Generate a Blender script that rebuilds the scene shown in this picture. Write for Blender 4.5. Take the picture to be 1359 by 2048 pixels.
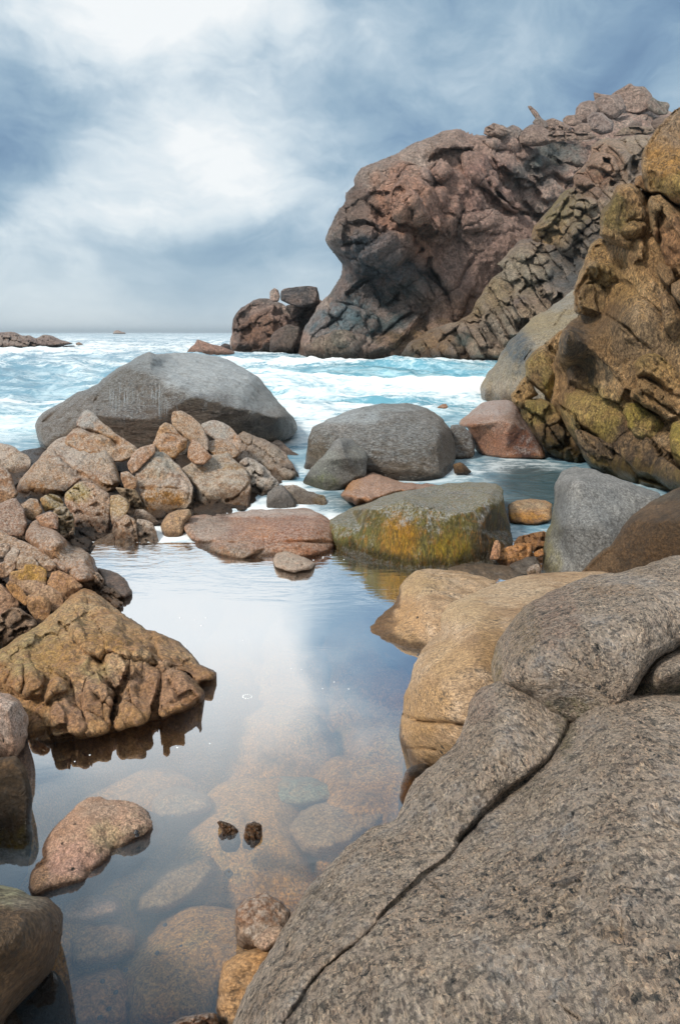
import bpy, math, random
import numpy as np

# ------------------------------------------------------------------ scene, camera, world, sun
for o in list(bpy.data.objects): bpy.data.objects.remove(o)
S = bpy.context.scene
COL = S.collection
F = 1365.0; CX = 679.5; CY = 1024.0          # photo pixels
CAMH = 2.0
TH = math.atan((CY - 665) / F)
cam = bpy.data.cameras.new('camera'); co = bpy.data.objects.new('camera', cam); COL.objects.link(co)
co.location = (0, 0, CAMH); co.rotation_euler = (math.pi/2 - TH, 0, 0)
cam.sensor_fit = 'VERTICAL'; cam.sensor_height = 36.0; cam.lens = 36.0 * F / 2048
cam.clip_start = 0.05; cam.clip_end = 20000
S.camera = co
S.render.resolution_x = 679; S.render.resolution_y = 1024
S.view_settings.view_transform = 'Standard'; S.view_settings.look = 'None'
S.view_settings.exposure = 0.25; S.view_settings.gamma = 1
cT, sT = math.cos(TH), math.sin(TH)
def ray(x, y):
    cx = (np.asarray(x, float) - CX) / F; cy = (CY - np.asarray(y, float)) / F
    dy = cT + cy * sT; dz = -sT + cy * cT
    return cx / dy, dz / dy                   # per metre of world Y
def Yz(x, y, z):                              # distance at which the ray reaches height z
    return (z - CAMH) / ray(x, y)[1]
def pos(x, y, Y):
    a, b = ray(x, y); return np.stack([a * Y, Y + 0 * a, CAMH + b * Y], -1)

SUN_EL, SUN_AZ = math.radians(48), math.radians(-118)     # azimuth from +Y towards +X
def direction(az, el): return (math.sin(az)*math.cos(el), math.cos(az)*math.cos(el), math.sin(el))
W = bpy.data.worlds.new('World'); S.world = W; W.use_nodes = True
class NT:
    def __init__(s, tree): s.t = tree; tree.nodes.clear()
    def n(s, typ, ins=None, **kw):
        nd = s.t.nodes.new(typ)
        for k, v in kw.items(): setattr(nd, k, v)
        for k, v in (ins or {}).items():
            if hasattr(v, 'is_linked') or isinstance(v, bpy.types.NodeSocket): s.t.links.new(v, nd.inputs[k])
            else: nd.inputs[k].default_value = v
        return nd
    def m(s, op, a, b=None, c=None, clamp=False):
        d = {0: a}
        if b is not None: d[1] = b
        if c is not None: d[2] = c
        return s.n('ShaderNodeMath', d, operation=op, use_clamp=clamp).outputs[0]
    def vm(s, op, a, b=None):
        d = {0: a}
        if b is not None: d[1] = b
        nd = s.n('ShaderNodeVectorMath', d, operation=op)
        return nd.outputs['Value'] if op in ('DOT_PRODUCT', 'LENGTH') else nd.outputs[0]
    def mix(s, f, a, b, mode='MIX'):
        nd = s.n('ShaderNodeMix', data_type='RGBA', blend_type=mode)
        for i, v in ((0, f), (6, a), (7, b)):
            if isinstance(v, bpy.types.NodeSocket): s.t.links.new(v, nd.inputs[i])
            elif i == 0: nd.inputs[0].default_value = v
            else: nd.inputs[i].default_value = tuple(v)[:3] + (1,)
        return nd.outputs[2]
    def noise(s, vec, scale, detail=4, rough=.55, dist=0, lac=2):
        return s.n('ShaderNodeTexNoise', {'Vector': vec, 'Scale': scale, 'Detail': detail, 'Roughness': rough, 'Distortion': dist, 'Lacunarity': lac}).outputs[0]
    def rng(s, v, a, b, c=0, d=1, smooth=True):
        return s.n('ShaderNodeMapRange', {0: v, 1: a, 2: b, 3: c, 4: d}, interpolation_type='SMOOTHSTEP' if smooth else 'LINEAR').outputs[0]
    def ramp(s, v, stops, interp='LINEAR'):
        nd = s.n('ShaderNodeValToRGB', {0: v}); cr = nd.color_ramp; cr.interpolation = interp
        while len(cr.elements) < len(stops): cr.elements.new(.5)
        for e, (p, c) in zip(cr.elements, stops):
            e.position = p; e.color = (tuple(c) + (1,))[:4] if hasattr(c, '__len__') else (c, c, c, 1)
        return nd.outputs[0]
def world():
    t = NT(W.node_tree)
    co_ = t.n('ShaderNodeTexCoord').outputs['Generated']
    nrm = t.vm('NORMALIZE', co_)
    # slow warp so that cloud edges billow
    wn = t.n('ShaderNodeTexNoise', {'Vector': nrm, 'Scale': 2.6, 'Detail': 6, 'Roughness': .55})
    warp = t.vm('SCALE', t.vm('SUBTRACT', wn.outputs[1], (.5, .5, .5))); warp.node.inputs[3].default_value = .17
    d = t.vm('NORMALIZE', t.vm('ADD', nrm, warp))
    mp = t.n('ShaderNodeMapping', {'Vector': d, 'Rotation': (0, math.radians(28), 0), 'Scale': (1, 1, 2.1)}).outputs[0]
    base = t.noise(mp, 3.4, 7, .52, .4)
    fine = t.noise(mp, 10.0, 8, .6, .5)
    v = t.m('ADD', t.m('MULTIPLY', t.m('SUBTRACT', base, .5), 1.5), t.m('MULTIPLY', t.m('SUBTRACT', fine, .5), .60))
    def lobe(az, el, r, amp, asp=1.0):
        u = direction(math.radians(az), math.radians(el))
        k = 1 / (math.radians(r) ** 2)
        if asp != 1.0:      # wider in elevation than in azimuth
            rr = (math.cos(math.radians(az)), -math.sin(math.radians(az)), 0)
            off = t.m('POWER', t.m('ABSOLUTE', t.vm('DOT_PRODUCT', d, rr)), 2.0)
            q = t.m('SUBTRACT', 1.0, t.vm('DOT_PRODUCT', d, u))
            e = t.m('ADD', t.m('MULTIPLY', q, -2 * k / asp**2), t.m('MULTIPLY', off, -k * (1 - 1/asp**2)))
        else:
            e = t.m('MULTIPLY', t.m('SUBTRACT', 1.0, t.vm('DOT_PRODUCT', d, u)), -2 * k)
        return t.m('MULTIPLY', t.m('EXPONENT', e), amp)
    for L in SKYLOBES: v = t.m('ADD', v, lobe(*L))
    v = t.m('ADD', v, SKYBIAS)
    z = t.n('ShaderNodeSeparateXYZ', {0: nrm}).outputs[2]
    hz = t.rng(z, .0, .17, 1, 0)
    v = t.mix(t.m('MULTIPLY', hz, .70), v, (.80, .80, .80))
    cloud = t.ramp(v, [(0, (.115, .20, .33)), (.25, (.19, .30, .43)), (.45, (.29, .41, .52)), (.62, (.42, .53, .62)), (.8, (.63, .71, .76)), (1, (.84, .865, .87))])
    sky = t.n('ShaderNodeTexSky', sky_type='NISHITA', sun_disc=False, sun_elevation=SUN_EL, sun_rotation=SUN_AZ)
    b1 = t.n('ShaderNodeBackground', {0: sky.outputs[0], 1: .08})
    b2 = t.n('ShaderNodeBackground', {0: cloud, 1: 1.0})
    mx = t.n('ShaderNodeMixShader', {0: .9, 1: b1.outputs[0], 2: b2.outputs[0]})
    t.n('ShaderNodeOutputWorld', {0: mx.outputs[0]})
SKYBIAS = 0.44
def pxdir(x, y, r, amp):                      # a cloud bank seen in the photo, as azimuth and elevation
    a, b = ray(x, y); return (math.degrees(math.atan(a)), math.degrees(math.atan(b/math.hypot(1, a))), r/24.0, amp)
SKYLOBES = [pxdir(120, 40, 110, .11), pxdir(320, 110, 110, .17), pxdir(420, 250, 100, .23), pxdir(230, 390, 80, .26), pxdir(120, 440, 70, .10), pxdir(470, 20, 90, .10), pxdir(700, 40, 90, -.08), pxdir(560, 300, 120, .10), pxdir(60, 430, 70, .12),
            pxdir(110, 250, 80, -.30), pxdir(20, 330, 60, -.22), pxdir(370, 500, 110, -.24), pxdir(190, 480, 60, -.05), pxdir(90, 560, 130, .28), pxdir(250, 600, 110, .18), pxdir(480, 620, 90, .10), pxdir(560, 480, 80, -.06), pxdir(1330, 60, 190, -.27), pxdir(900, 60, 130, -.14), pxdir(1000, 180, 120, -.04), pxdir(40, 300, 60, -.12), pxdir(1200, 120, 100, .02),
            (-14, 29, 7, .62), (-11, 35, 8, .42, 1.2), (-21, 28, 7, .35), (-7, 26, 5, .30), (-14, 25, 5, .32), (-8, 24.5, 4, .2), (9, 31, 11, -.22), (14, 26, 8, -.08), (-12, 50, 11, -.28), (12, 50, 14, -.2), (180, 45, 65, .50), (100, 60, 45, .3), (-100, 50, 40, .2)]  # closing entries: unseen bright sky added outside the view to light rock fronts
world()
sl = bpy.data.lights.new('sun', 'SUN'); sl.energy = 3.2; sl.angle = math.radians(10); sl.color = (1, .90, .78)
so = bpy.data.objects.new('sun', sl); COL.objects.link(so)
from mathutils import Vector
so.rotation_euler = (-Vector(direction(SUN_AZ, SUN_EL))).to_track_quat('-Z', 'Y').to_euler()
so.location = (0, 0, 30)

# ------------------------------------------------------------------ numpy noise
def _hash(ix, iy, iz, seed):
    h = (ix.astype(np.int64) * 374761393 + iy.astype(np.int64) * 668265263 + iz.astype(np.int64) * 1274126177 + seed * 974634777) & 0xffffffff
    h = ((h ^ (h >> 13)) * 1103515245) & 0xffffffff
    h = ((h ^ (h >> 16)) * 2246822519) & 0xffffffff
    return ((h ^ (h >> 15)) & 0xffffff) / float(0xffffff)
def vnoise(p, seed=0):
    f = np.floor(p); u = p - f; u = u*u*u*(u*(u*6-15)+10); i = f.astype(np.int64)
    r = 0
    for a in (0, 1):
        wa = u[..., 0] if a else 1 - u[..., 0]
        for b in (0, 1):
            wb = wa * (u[..., 1] if b else 1 - u[..., 1])
            for c in (0, 1):
                r = r + wb * (u[..., 2] if c else 1 - u[..., 2]) * _hash(i[..., 0]+a, i[..., 1]+b, i[..., 2]+c, seed)
    return r * 2 - 1
def fbm(p, octv=4, seed=0, gain=.5, ridged=False):
    s = 0; a = 1; tot = 0
    for k in range(octv):
        n = vnoise(p * (2.03 ** k) + 17.3 * k, seed + k)
        if ridged: n = 1 - 2 * np.abs(n)
        s = s + a * n; tot += a; a *= gain
    return s / tot
def n2(x, y, scale, octv=3, seed=0):
    return fbm(np.stack([x/scale, y/scale, 0*x + seed*1.7], -1), octv, seed)
def blur(a, r):
    k = int(max(1, round(r*2))); w = np.exp(-(np.arange(-k, k+1)/max(r, .3))**2); w /= w.sum()
    p = np.pad(a, k, mode='edge')
    p = sum(w[i] * p[i:i+a.shape[0], :] for i in range(2*k+1))
    return sum(w[i] * p[:, i:i+a.shape[1]] for i in range(2*k+1))

# ------------------------------------------------------------------ outlines
TILES = dict(a=(0, 680, 3.3975), b=(300, 680, 3.3975), c=(580, 780, 3.3975), d=(900, 560, 2.961), e=(0, 1000, 3.02), f=(300, 980, 3.02),
             g=(440, 150, 2.954), h=(860, 150, 2.7234), i=(0, 1350, 2.718), j=(700, 920, 2.062), k=(400, 1380, 1.4171), z=(0, 0, 1.0))
def P(t, s):
    ox, oy, k = TILES[t]
    return [(ox + float(q.split(',')[0]) / k, oy + float(q.split(',')[1]) / k) for q in s.split()]
def smooth_poly(pts, it=2):
    p = np.array(pts, float)
    for _ in range(it):
        q = np.roll(p, -1, 0)
        p = np.stack([.86*p + .14*q, .14*p + .86*q], 1).reshape(-1, 2)
    return p
def poly_dist(poly, X, Y, closed=True):
    """distance to the outline, nearest point and an inside mask"""
    best = np.full(X.shape, 1e18); nx = X.copy(); ny = Y.copy(); ins = np.zeros(X.shape, bool)
    n = len(poly)
    for i in range(n if closed else n - 1):
        ax, ay = poly[i]; bx, by = poly[(i+1) % n]
        dx, dy = bx-ax, by-ay; L = dx*dx+dy*dy + 1e-12
        t = np.clip(((X-ax)*dx + (Y-ay)*dy)/L, 0, 1)
        qx, qy = ax+t*dx, ay+t*dy; d = (X-qx)**2 + (Y-qy)**2
        m = d < best; best[m] = d[m]; nx[m] = qx[m]; ny[m] = qy[m]
        if closed and ay != by:
            ins ^= ((ay > Y) != (by > Y)) & (X < ax + (Y-ay)*dx/(by-ay))
    return np.sqrt(best), nx, ny, ins
def prof(t, p=2.2):
    t = np.clip(t, 0, 1); return (1 - (1-t)**p) ** (1/p)
def tps(ctl, X, Y):
    """smooth surface of 1/distance through control points (x, y, distance): planes stay planes"""
    c = np.array(ctl, float); s = 400.0
    x, y, q = c[:, 0]/s, c[:, 1]/s, 1/c[:, 2]; n = len(c)
    def U(r2): return r2 * np.log(r2 + 1e-9) * .5
    K = U((x[:, None]-x)**2 + (y[:, None]-y)**2) + np.eye(n) * 1e-4
    Pm = np.stack([np.ones(n), x, y], 1)
    A = np.zeros((n+3, n+3)); A[:n, :n] = K; A[:n, n:] = Pm; A[n:, :n] = Pm.T
    w = np.linalg.lstsq(A, np.concatenate([q, [0, 0, 0]]), rcond=None)[0]
    r = w[n] + w[n+1]*X/s + w[n+2]*Y/s
    for k in range(n): r = r + w[k] * U((X/s-x[k])**2 + (Y/s-y[k])**2)
    return 1/np.maximum(r, 1e-4)
def tin(ctl, X, Y, soft):
    """flat facets between control points, a little softened"""
    from mathutils.geometry import delaunay_2d_cdt
    c = np.array(ctl, float); x0, x1, y0, y1 = X.min()-5, X.max()+5, Y.min()-5, Y.max()+5
    ex = np.array([(x0, y0), (x1, y0), (x1, y1), (x0, y1), ((x0+x1)/2, y0), ((x0+x1)/2, y1), (x0, (y0+y1)/2), (x1, (y0+y1)/2)])
    D = tps(ctl, ex[:, 0], ex[:, 1]); c = np.concatenate([c, np.column_stack([ex, D])])
    vs, _, fs, ov, _, _ = delaunay_2d_cdt([Vector((p[0], p[1])) for p in c], [], [], 0, 1e-6)
    q = 1/tps(ctl, X, Y)
    for f in fs:
        i, j, k = [ov[a][0] for a in f]; A, B, C = c[i], c[j], c[k]
        den = (B[1]-C[1])*(A[0]-C[0]) + (C[0]-B[0])*(A[1]-C[1])
        if abs(den) < 1e-9: continue
        a = ((B[1]-C[1])*(X-C[0]) + (C[0]-B[0])*(Y-C[1]))/den; b = ((C[1]-A[1])*(X-C[0]) + (A[0]-C[0])*(Y-C[1]))/den; g = 1-a-b
        m = (a > -1e-6) & (b > -1e-6) & (g > -1e-6)
        q = np.where(m, a/A[2] + b/B[2] + g/C[2], q)
    return 1/blur(q, soft)
def voro(U, V, seed):
    """jittered-grid cells: F1, F2, cell id hashes, offset to the cell's centre"""
    fu, fv = np.floor(U), np.floor(V); d1 = np.full(U.shape, 9e9); d2 = d1.copy()
    id1 = np.zeros(U.shape); id2 = np.zeros(U.shape); ox = np.zeros(U.shape); oy = np.zeros(U.shape); z = np.zeros(U.shape, np.int64)
    for a in (-1, 0, 1):
        for b in (-1, 0, 1):
            cu = fu+a; cv = fv+b; iu = cu.astype(np.int64); iv = cv.astype(np.int64)
            px = cu + .15 + .7*_hash(iu, iv, z, seed); py = cv + .15 + .7*_hash(iu, iv, z+1, seed)
            d = np.sqrt((U-px)**4 + (V-py)**4); h = _hash(iu, iv, z+2, seed); h2 = _hash(iu, iv, z+3, seed)
            m = d < d1
            d2 = np.where(m, d1, np.minimum(d2, d)); d1 = np.where(m, d, d1)
            id1 = np.where(m, h, id1); id2 = np.where(m, h2, id2); ox = np.where(m, U-px, ox); oy = np.where(m, V-py, oy)
    return np.sqrt(d1), np.sqrt(d2), id1, id2, ox, oy

def tag(o, label=None, cat=None, group=None, kind=None):
    for k, v in (('label', label), ('category', cat), ('group', group), ('kind', kind)):
        if v: o[k] = v
    return o
def empty(name, loc):
    o = bpy.data.objects.new(name, None); COL.objects.link(o); o.location = loc; o.empty_display_size = .1
    return o
def mesh_obj(name, verts, quads, mat, parent=None, attrs=None, smooth=True):
    me = bpy.data.meshes.new(name); c = verts.mean(0) if len(verts) else np.zeros(3)
    if parent is None: loc = (float(c[0]), float(c[1]), float(verts[:, 2].min()))
    else: loc = tuple(parent.location)
    v = verts - np.array(loc); k = quads.shape[1]
    me.vertices.add(len(v)); me.vertices.foreach_set('co', v.astype(np.float32).ravel())
    me.loops.add(quads.size); me.loops.foreach_set('vertex_index', quads.astype(np.int32).ravel())
    me.polygons.add(len(quads)); me.polygons.foreach_set('loop_start', np.arange(0, quads.size, k, dtype=np.int32))
    me.polygons.foreach_set('loop_total', np.full(len(quads), k, np.int32))
    me.polygons.foreach_set('use_smooth', np.full(len(quads), smooth))
    me.update(); me.validate()
    for an, (typ, data) in (attrs or {}).items():
        at = me.attributes.new(an, typ, 'POINT')
        at.data.foreach_set('color' if typ == 'FLOAT_COLOR' else 'value', data.astype(np.float32).ravel())
    me.materials.append(mat)
    o = bpy.data.objects.new(name, me); COL.objects.link(o)
    if parent is not None: o.parent = parent; o.location = (0, 0, 0)
    else: o.location = loc
    return o
def normals(v, q):
    n = np.zeros_like(v)
    fn = np.cross(v[q[:, 2]] - v[q[:, 0]], v[q[:, 3]] - v[q[:, 1]])
    for k in range(4):
        for c in range(3): n[:, c] += np.bincount(q[:, k], fn[:, c], len(v))
    return n / (np.linalg.norm(n, axis=1, keepdims=True) + 1e-12)

SEED = [1]; FOLDF = 1.0
def rock(name, label, cat, pts, mat, zb=0.0, yb=None, Yf=None, lean=None, bulge=None, back=None, ctl=None, mound=None, lobes=(), cracks=(), lk=1.0, ck=1.0,
         cells=None, facets=0, ffac=.8, R=.6, pp=1.8, rough=.05, rfreq=3.0, ridged=False, strata=None, stains=(), parent=None, group=None,
         step=3.0, seed=None, jit=1.6, it=2, fold=None, fine=.35, flat=0, cfade=.12):
    if seed is None: SEED[0] += 7; seed = SEED[0]
    rs = np.random.RandomState(seed % 99991)
    poly = smooth_poly(pts, it)
    # split long edges so the outline can wobble
    q = []
    for i in range(len(poly)):
        a, b = poly[i], poly[(i+1) % len(poly)]; L = np.hypot(*(b-a)); k = max(1, int(L/8))
        for j in range(k): q.append(a + (b-a)*j/k)
    poly = np.array(q)
    poly[:, 0] += jit * n2(poly[:, 0], poly[:, 1], 14, 3, seed) * 2; poly[:, 1] += jit * n2(poly[:, 0], poly[:, 1], 14, 3, seed+50) * 2
    x0, y0 = poly.min(0) - 2*step; x1, y1 = poly.max(0) + 2*step
    gx = np.arange(x0, x1+step, step); gy = np.arange(y0, y1+step, step)
    X, Y = np.meshgrid(gx, gy)
    d, nx, ny, ins = poly_dist(poly, X, Y)
    sd = np.where(ins, d, 0.0); inr = sd.max()
    wpx, hpx = poly[:, 0].max()-poly[:, 0].min(), poly[:, 1].max()-poly[:, 1].min()
    if yb is None: yb = poly[:, 1].max()
    xm = poly[:, 0].mean()
    if Yf is None: Yf = float(Yz(xm, yb, zb))
    mpp = Yf / F                                  # metres per photo pixel
    size = 2*inr*mpp
    if bulge is None: bulge = .55 * inr * mpp
    if lean is None: lean = .6 * hpx * mpp
    if back is None: back = 1.2 * inr * mpp
    PX, PY = np.where(ins, X, nx), np.where(ins, Y, ny)
    t = sd / (R * inr + 1e-6)
    pr = prof(t, pp)
    if mound is not None:                         # low rock: the outline lies in the water, the middle mound metres above
        zz = zb + mound * (prof(t, pp)) + 0*X
        if ctl: zz = zz + 0
        D = Yz(X, Y, zz); Dc = Yz(PX, PY, zb + 0*X)
    else:
        if ctl and flat: B = tin(ctl, X, Y, flat); Bc = B.copy(); jx = np.clip(np.round((PX-gx[0])/step).astype(int), 0, len(gx)-1); jy = np.clip(np.round((PY-gy[0])/step).astype(int), 0, len(gy)-1); Bc = B[jy, jx]
        elif ctl: B = tps(ctl, X, Y); Bc = tps(ctl, PX, PY)
        else:
            yt = poly[:, 1].min()
            f = lambda yy: 1/(1/Yf + (1/(Yf+lean) - 1/Yf) * (yb-yy)/max(1, yb-yt))
            B = f(Y); Bc = f(PY)
        D = B + bulge * (1 - pr); Dc = Bc + bulge
    if facets:
        iy, ix = np.nonzero(sd > .15*inr)
        Q = 1/D; Qb = blur(Q, 2.0); gyy, gxx = np.gradient(Qb, step)
        sel = rs.permutation(len(iy))[:facets*6]
        seeds = []                                # spread-out seeds
        mind = math.sqrt(max(1, ins.sum()) / facets) * .72
        for k in sel:
            if all(math.hypot(iy[k]-a, ix[k]-b) > mind for a, b in seeds): seeds.append((iy[k], ix[k]))
            if len(seeds) >= facets: break
        qf = np.full(X.shape, 9e9)
        tilt = bulge / (Yf*Yf) / (inr + 1) * .35
        for a, b in seeds:
            g1 = gxx[a, b] + rs.randn()*tilt; g2 = gyy[a, b] + rs.randn()*tilt
            qf = np.minimum(qf, Qb[a, b] + g1*(X-X[a, b]) + g2*(Y-Y[a, b]))
        qf = blur(qf, 1.0)
        w = ffac * np.clip(t*3, 0, 1)
        D = 1/(Q*(1-w) + np.maximum(qf, 1e-5)*w)
        if mound is None: D = np.minimum(D, Dc - .35*bulge*np.clip(t*2, 0, 1))
    if cells:                                     # list of (size, aspect, angle, depth, groove)
        for ci, (cs, asp, ang, dep, grv) in enumerate(cells if isinstance(cells, list) else [cells]):
            a = math.radians(ang); wx = X + cs*.22*n2(X, Y, cs*1.6, 3, seed+3+ci); wy = Y + cs*.22*n2(X, Y, cs*1.6, 3, seed+9+ci)
            U = (wx*math.cos(a) + wy*math.sin(a)) / (cs*asp); V = (-wx*math.sin(a) + wy*math.cos(a)) / cs
            f1, f2, h1, h2, ox, oy = voro(U, V, seed+ci)
            e = np.clip((f2-f1)/.16, 0, 1); w = np.clip(t*2.5, 0, 1); jn = np.clip(.35 + 1.5*n2(X, Y, cs*1.3, 2, seed+60+ci), 0, 1)
            D = D - w * (dep * (h1-.5) * 1.1 + dep*.30*prof(e, 2)*jn) + w * dep*1.6*((h2-.5)*ox + (h1-.5)*oy) + w * grv * jn * np.exp(-((f2-f1)/.07)**2)
    for lb in lobes:                              # (points, height m, rim px)
        lp = smooth_poly(lb[0], 2); h = lb[1]*lk; ld, _, _, li = poly_dist(lp, X, Y)
        lr = (lb[2] if len(lb) > 2 else .8) * np.where(li, ld, 0).max() + 1e-6
        D = D - h * np.where(li, prof(ld/lr, 2.2), 0)
        gw = max(step*.9, lr*.07); D = D + .32*abs(h) * np.exp(-(ld/gw)**2) * np.clip(.5 + 1.6*n2(X, Y, lr*.9+6, 2, seed+70), 0, 1)
    for cr in cracks:                             # (points, width px, depth m)
        cp = np.array(cr[0], float); w = cr[1]; cr = (cr[0], w, cr[2]*ck)
        q = []
        for i in range(len(cp)-1):
            k = max(1, int(np.hypot(*(cp[i+1]-cp[i]))/12))
            for j in range(k): q.append(cp[i] + (cp[i+1]-cp[i])*j/k)
        q.append(cp[-1]); q = np.array(q); 
        if len(cp) > 2:
            for _ in range(2): q[1:-1] = (q[:-2]+q[1:-1]*2+q[2:])/4
        q[:, 0] += w*.7*n2(q[:, 0], q[:, 1], 30, 3, seed); q[:, 1] += w*.7*n2(q[:, 0], q[:, 1], 30, 3, seed+5)
        cd, _, _, _ = poly_dist(q, X, Y, False)
        D = D + (cr[2] * np.exp(-(cd/w)**2) + cr[2]*.3*np.exp(-(cd/(w*3))**2)) * np.clip(.75 + 1.2*n2(X, Y, 45, 2, seed+80), cfade, 1)
    D = np.where(ins, D, Dc)
    # cells of the grid that touch the inside
    c = ins[:-1, :-1] | ins[1:, :-1] | ins[:-1, 1:] | ins[1:, 1:]
    used = np.zeros(ins.shape, bool)
    for a in (0, 1):
        for b in (0, 1): used[a:used.shape[0]-1+a, b:used.shape[1]-1+b] |= c
    idx = -np.ones(ins.shape, np.int64); idx[used] = np.arange(used.sum())
    vf = pos(PX[used], PY[used], D[used])
    n1 = len(vf); rim = ~ins[used]
    # back half shares the rim
    bi = np.where(rim, np.arange(n1), 0); inner = np.nonzero(~rim)[0]; bi[inner] = n1 + np.arange(len(inner))
    Bk = (D if mound is not None else None)
    if mound is not None: Db = Dc + back*pr + .15*bulge
    else: Db = Dc + back*pr*(1 + .25*n2(X, Y, inr*.8+5, 3, seed+31))
    Db = np.maximum(Db, D + .02*size)
    vb = pos(PX[used], PY[used], Db[used])[inner]
    if mound is not None: vb[:, 2] = np.minimum(vb[:, 2], zb - .3*size*pr[used][inner])
    V = np.concatenate([vf, vb])
    r, cc = np.nonzero(c)
    qf = np.stack([idx[r, cc], idx[r+1, cc], idx[r+1, cc+1], idx[r, cc+1]], 1)
    qb = bi[qf][:, ::-1]
    allrim = rim[qf].all(1); qf2 = qf[~allrim]; qb = qb[~allrim]
    quads = np.concatenate([qf2, qb])
    # displacement with solid noise
    N = normals(V, quads)
    for _ in range(2):
        a = N[quads].sum(1); N2 = np.stack([np.bincount(quads.ravel(), np.repeat(a[:, k], 4), len(V)) for k in range(3)], 1); N = N2 / (np.linalg.norm(N2, axis=1, keepdims=True) + 1e-12)
    fr = rfreq / size
    sz = max(size, 1e-4)
    amp = rough * sz
    dsp = fbm(V*fr + seed, 5, seed, .5, ridged) + fine * fbm(V*fr*5 + seed, 4, seed+8, .6)
    fd = 0
    for k, (ff, fa) in enumerate(((1.5, 1.0), (2.4, .7), (3.9, .42), (6.5, .26), (11, .15), (17, .09))):
        for q in range(2):                        # folded planes: flat faces that meet in edges
            u = rs.randn(3); u /= np.linalg.norm(u)
            wv = (V @ u) * ff / sz * (.8+.5*rs.rand()) * FOLDF + rs.rand() + .13*vnoise(V*ff*.8/sz + k*3.1 + q, seed+40+k)
            fd = fd + fa * (np.abs(wv % 1 - .5)*4 - 1)
    fold_ = (.018 if fold is None else fold)
    dsp = dsp + fd * fold_ / max(rough, 1e-6)
    if strata:                                    # (unit vector, frequency, amplitude)
        u = np.array(strata[0], float); u /= np.linalg.norm(u)
        s = (V @ u) * strata[1] / sz + 1.2*fbm(V*fr*.7 + 5, 3, seed+3)
        sv = np.abs((s % 1) - .5)*2
        dsp = dsp + strata[2]*(1 - np.clip(sv*2.2, 0, 1)) * -1
    damp = np.ones(len(V))
    dmp = .25 + .75*np.clip(sd[used]/(7*step), 0, 1); damp = np.concatenate([dmp, dmp[inner]])
    V = V + N * (amp * dsp * damp)[:, None]
    # stains: surface colour patches; a few paint shade and wet sheen
    sc = np.zeros((n1, 4)); sf = np.zeros(n1); sc[:, 3] = 1
    px, py = PX[used], PY[used]
    for (ex, ey, rx, ry, colr, st) in stains:
        wob = .45*n2(px, py, max(rx, ry)*.35+4, 4, seed+int(ex))
        e = np.sqrt(((px-ex)/rx)**2 + ((py-ey)/ry)**2) + wob
        w = st * np.clip((1.25-e)/.5, 0, 1); w = w*w*(3-2*w) if st == 1 else w
        sc[:, :3] = sc[:, :3]*(1-w[:, None]) + np.array(sat(colr))*w[:, None]; sf = sf + w*(1-sf)
    m = sf > 1e-4; sc[m, :3] /= sf[m][:, None]
    sc = np.concatenate([sc, sc[inner]]); sf = np.concatenate([sf, sf[inner]])
    o = mesh_obj(name, V, quads, mat, parent, {'stain': ('FLOAT_COLOR', sc), 'stain_amount': ('FLOAT', sf)})
    if parent is None: tag(o, label, cat, group)
    elif label: o['label'] = label
    rock.last = (D, X, Y, gx, gy)
    return o
def sample(x, y):
    D, X, Y, gx, gy = rock.last
    i = np.clip(((np.asarray(y)-gy[0])/(gy[1]-gy[0])).astype(int), 0, D.shape[0]-1); j = np.clip(((np.asarray(x)-gx[0])/(gx[1]-gx[0])).astype(int), 0, D.shape[1]-1)
    return D[i, j]

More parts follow.
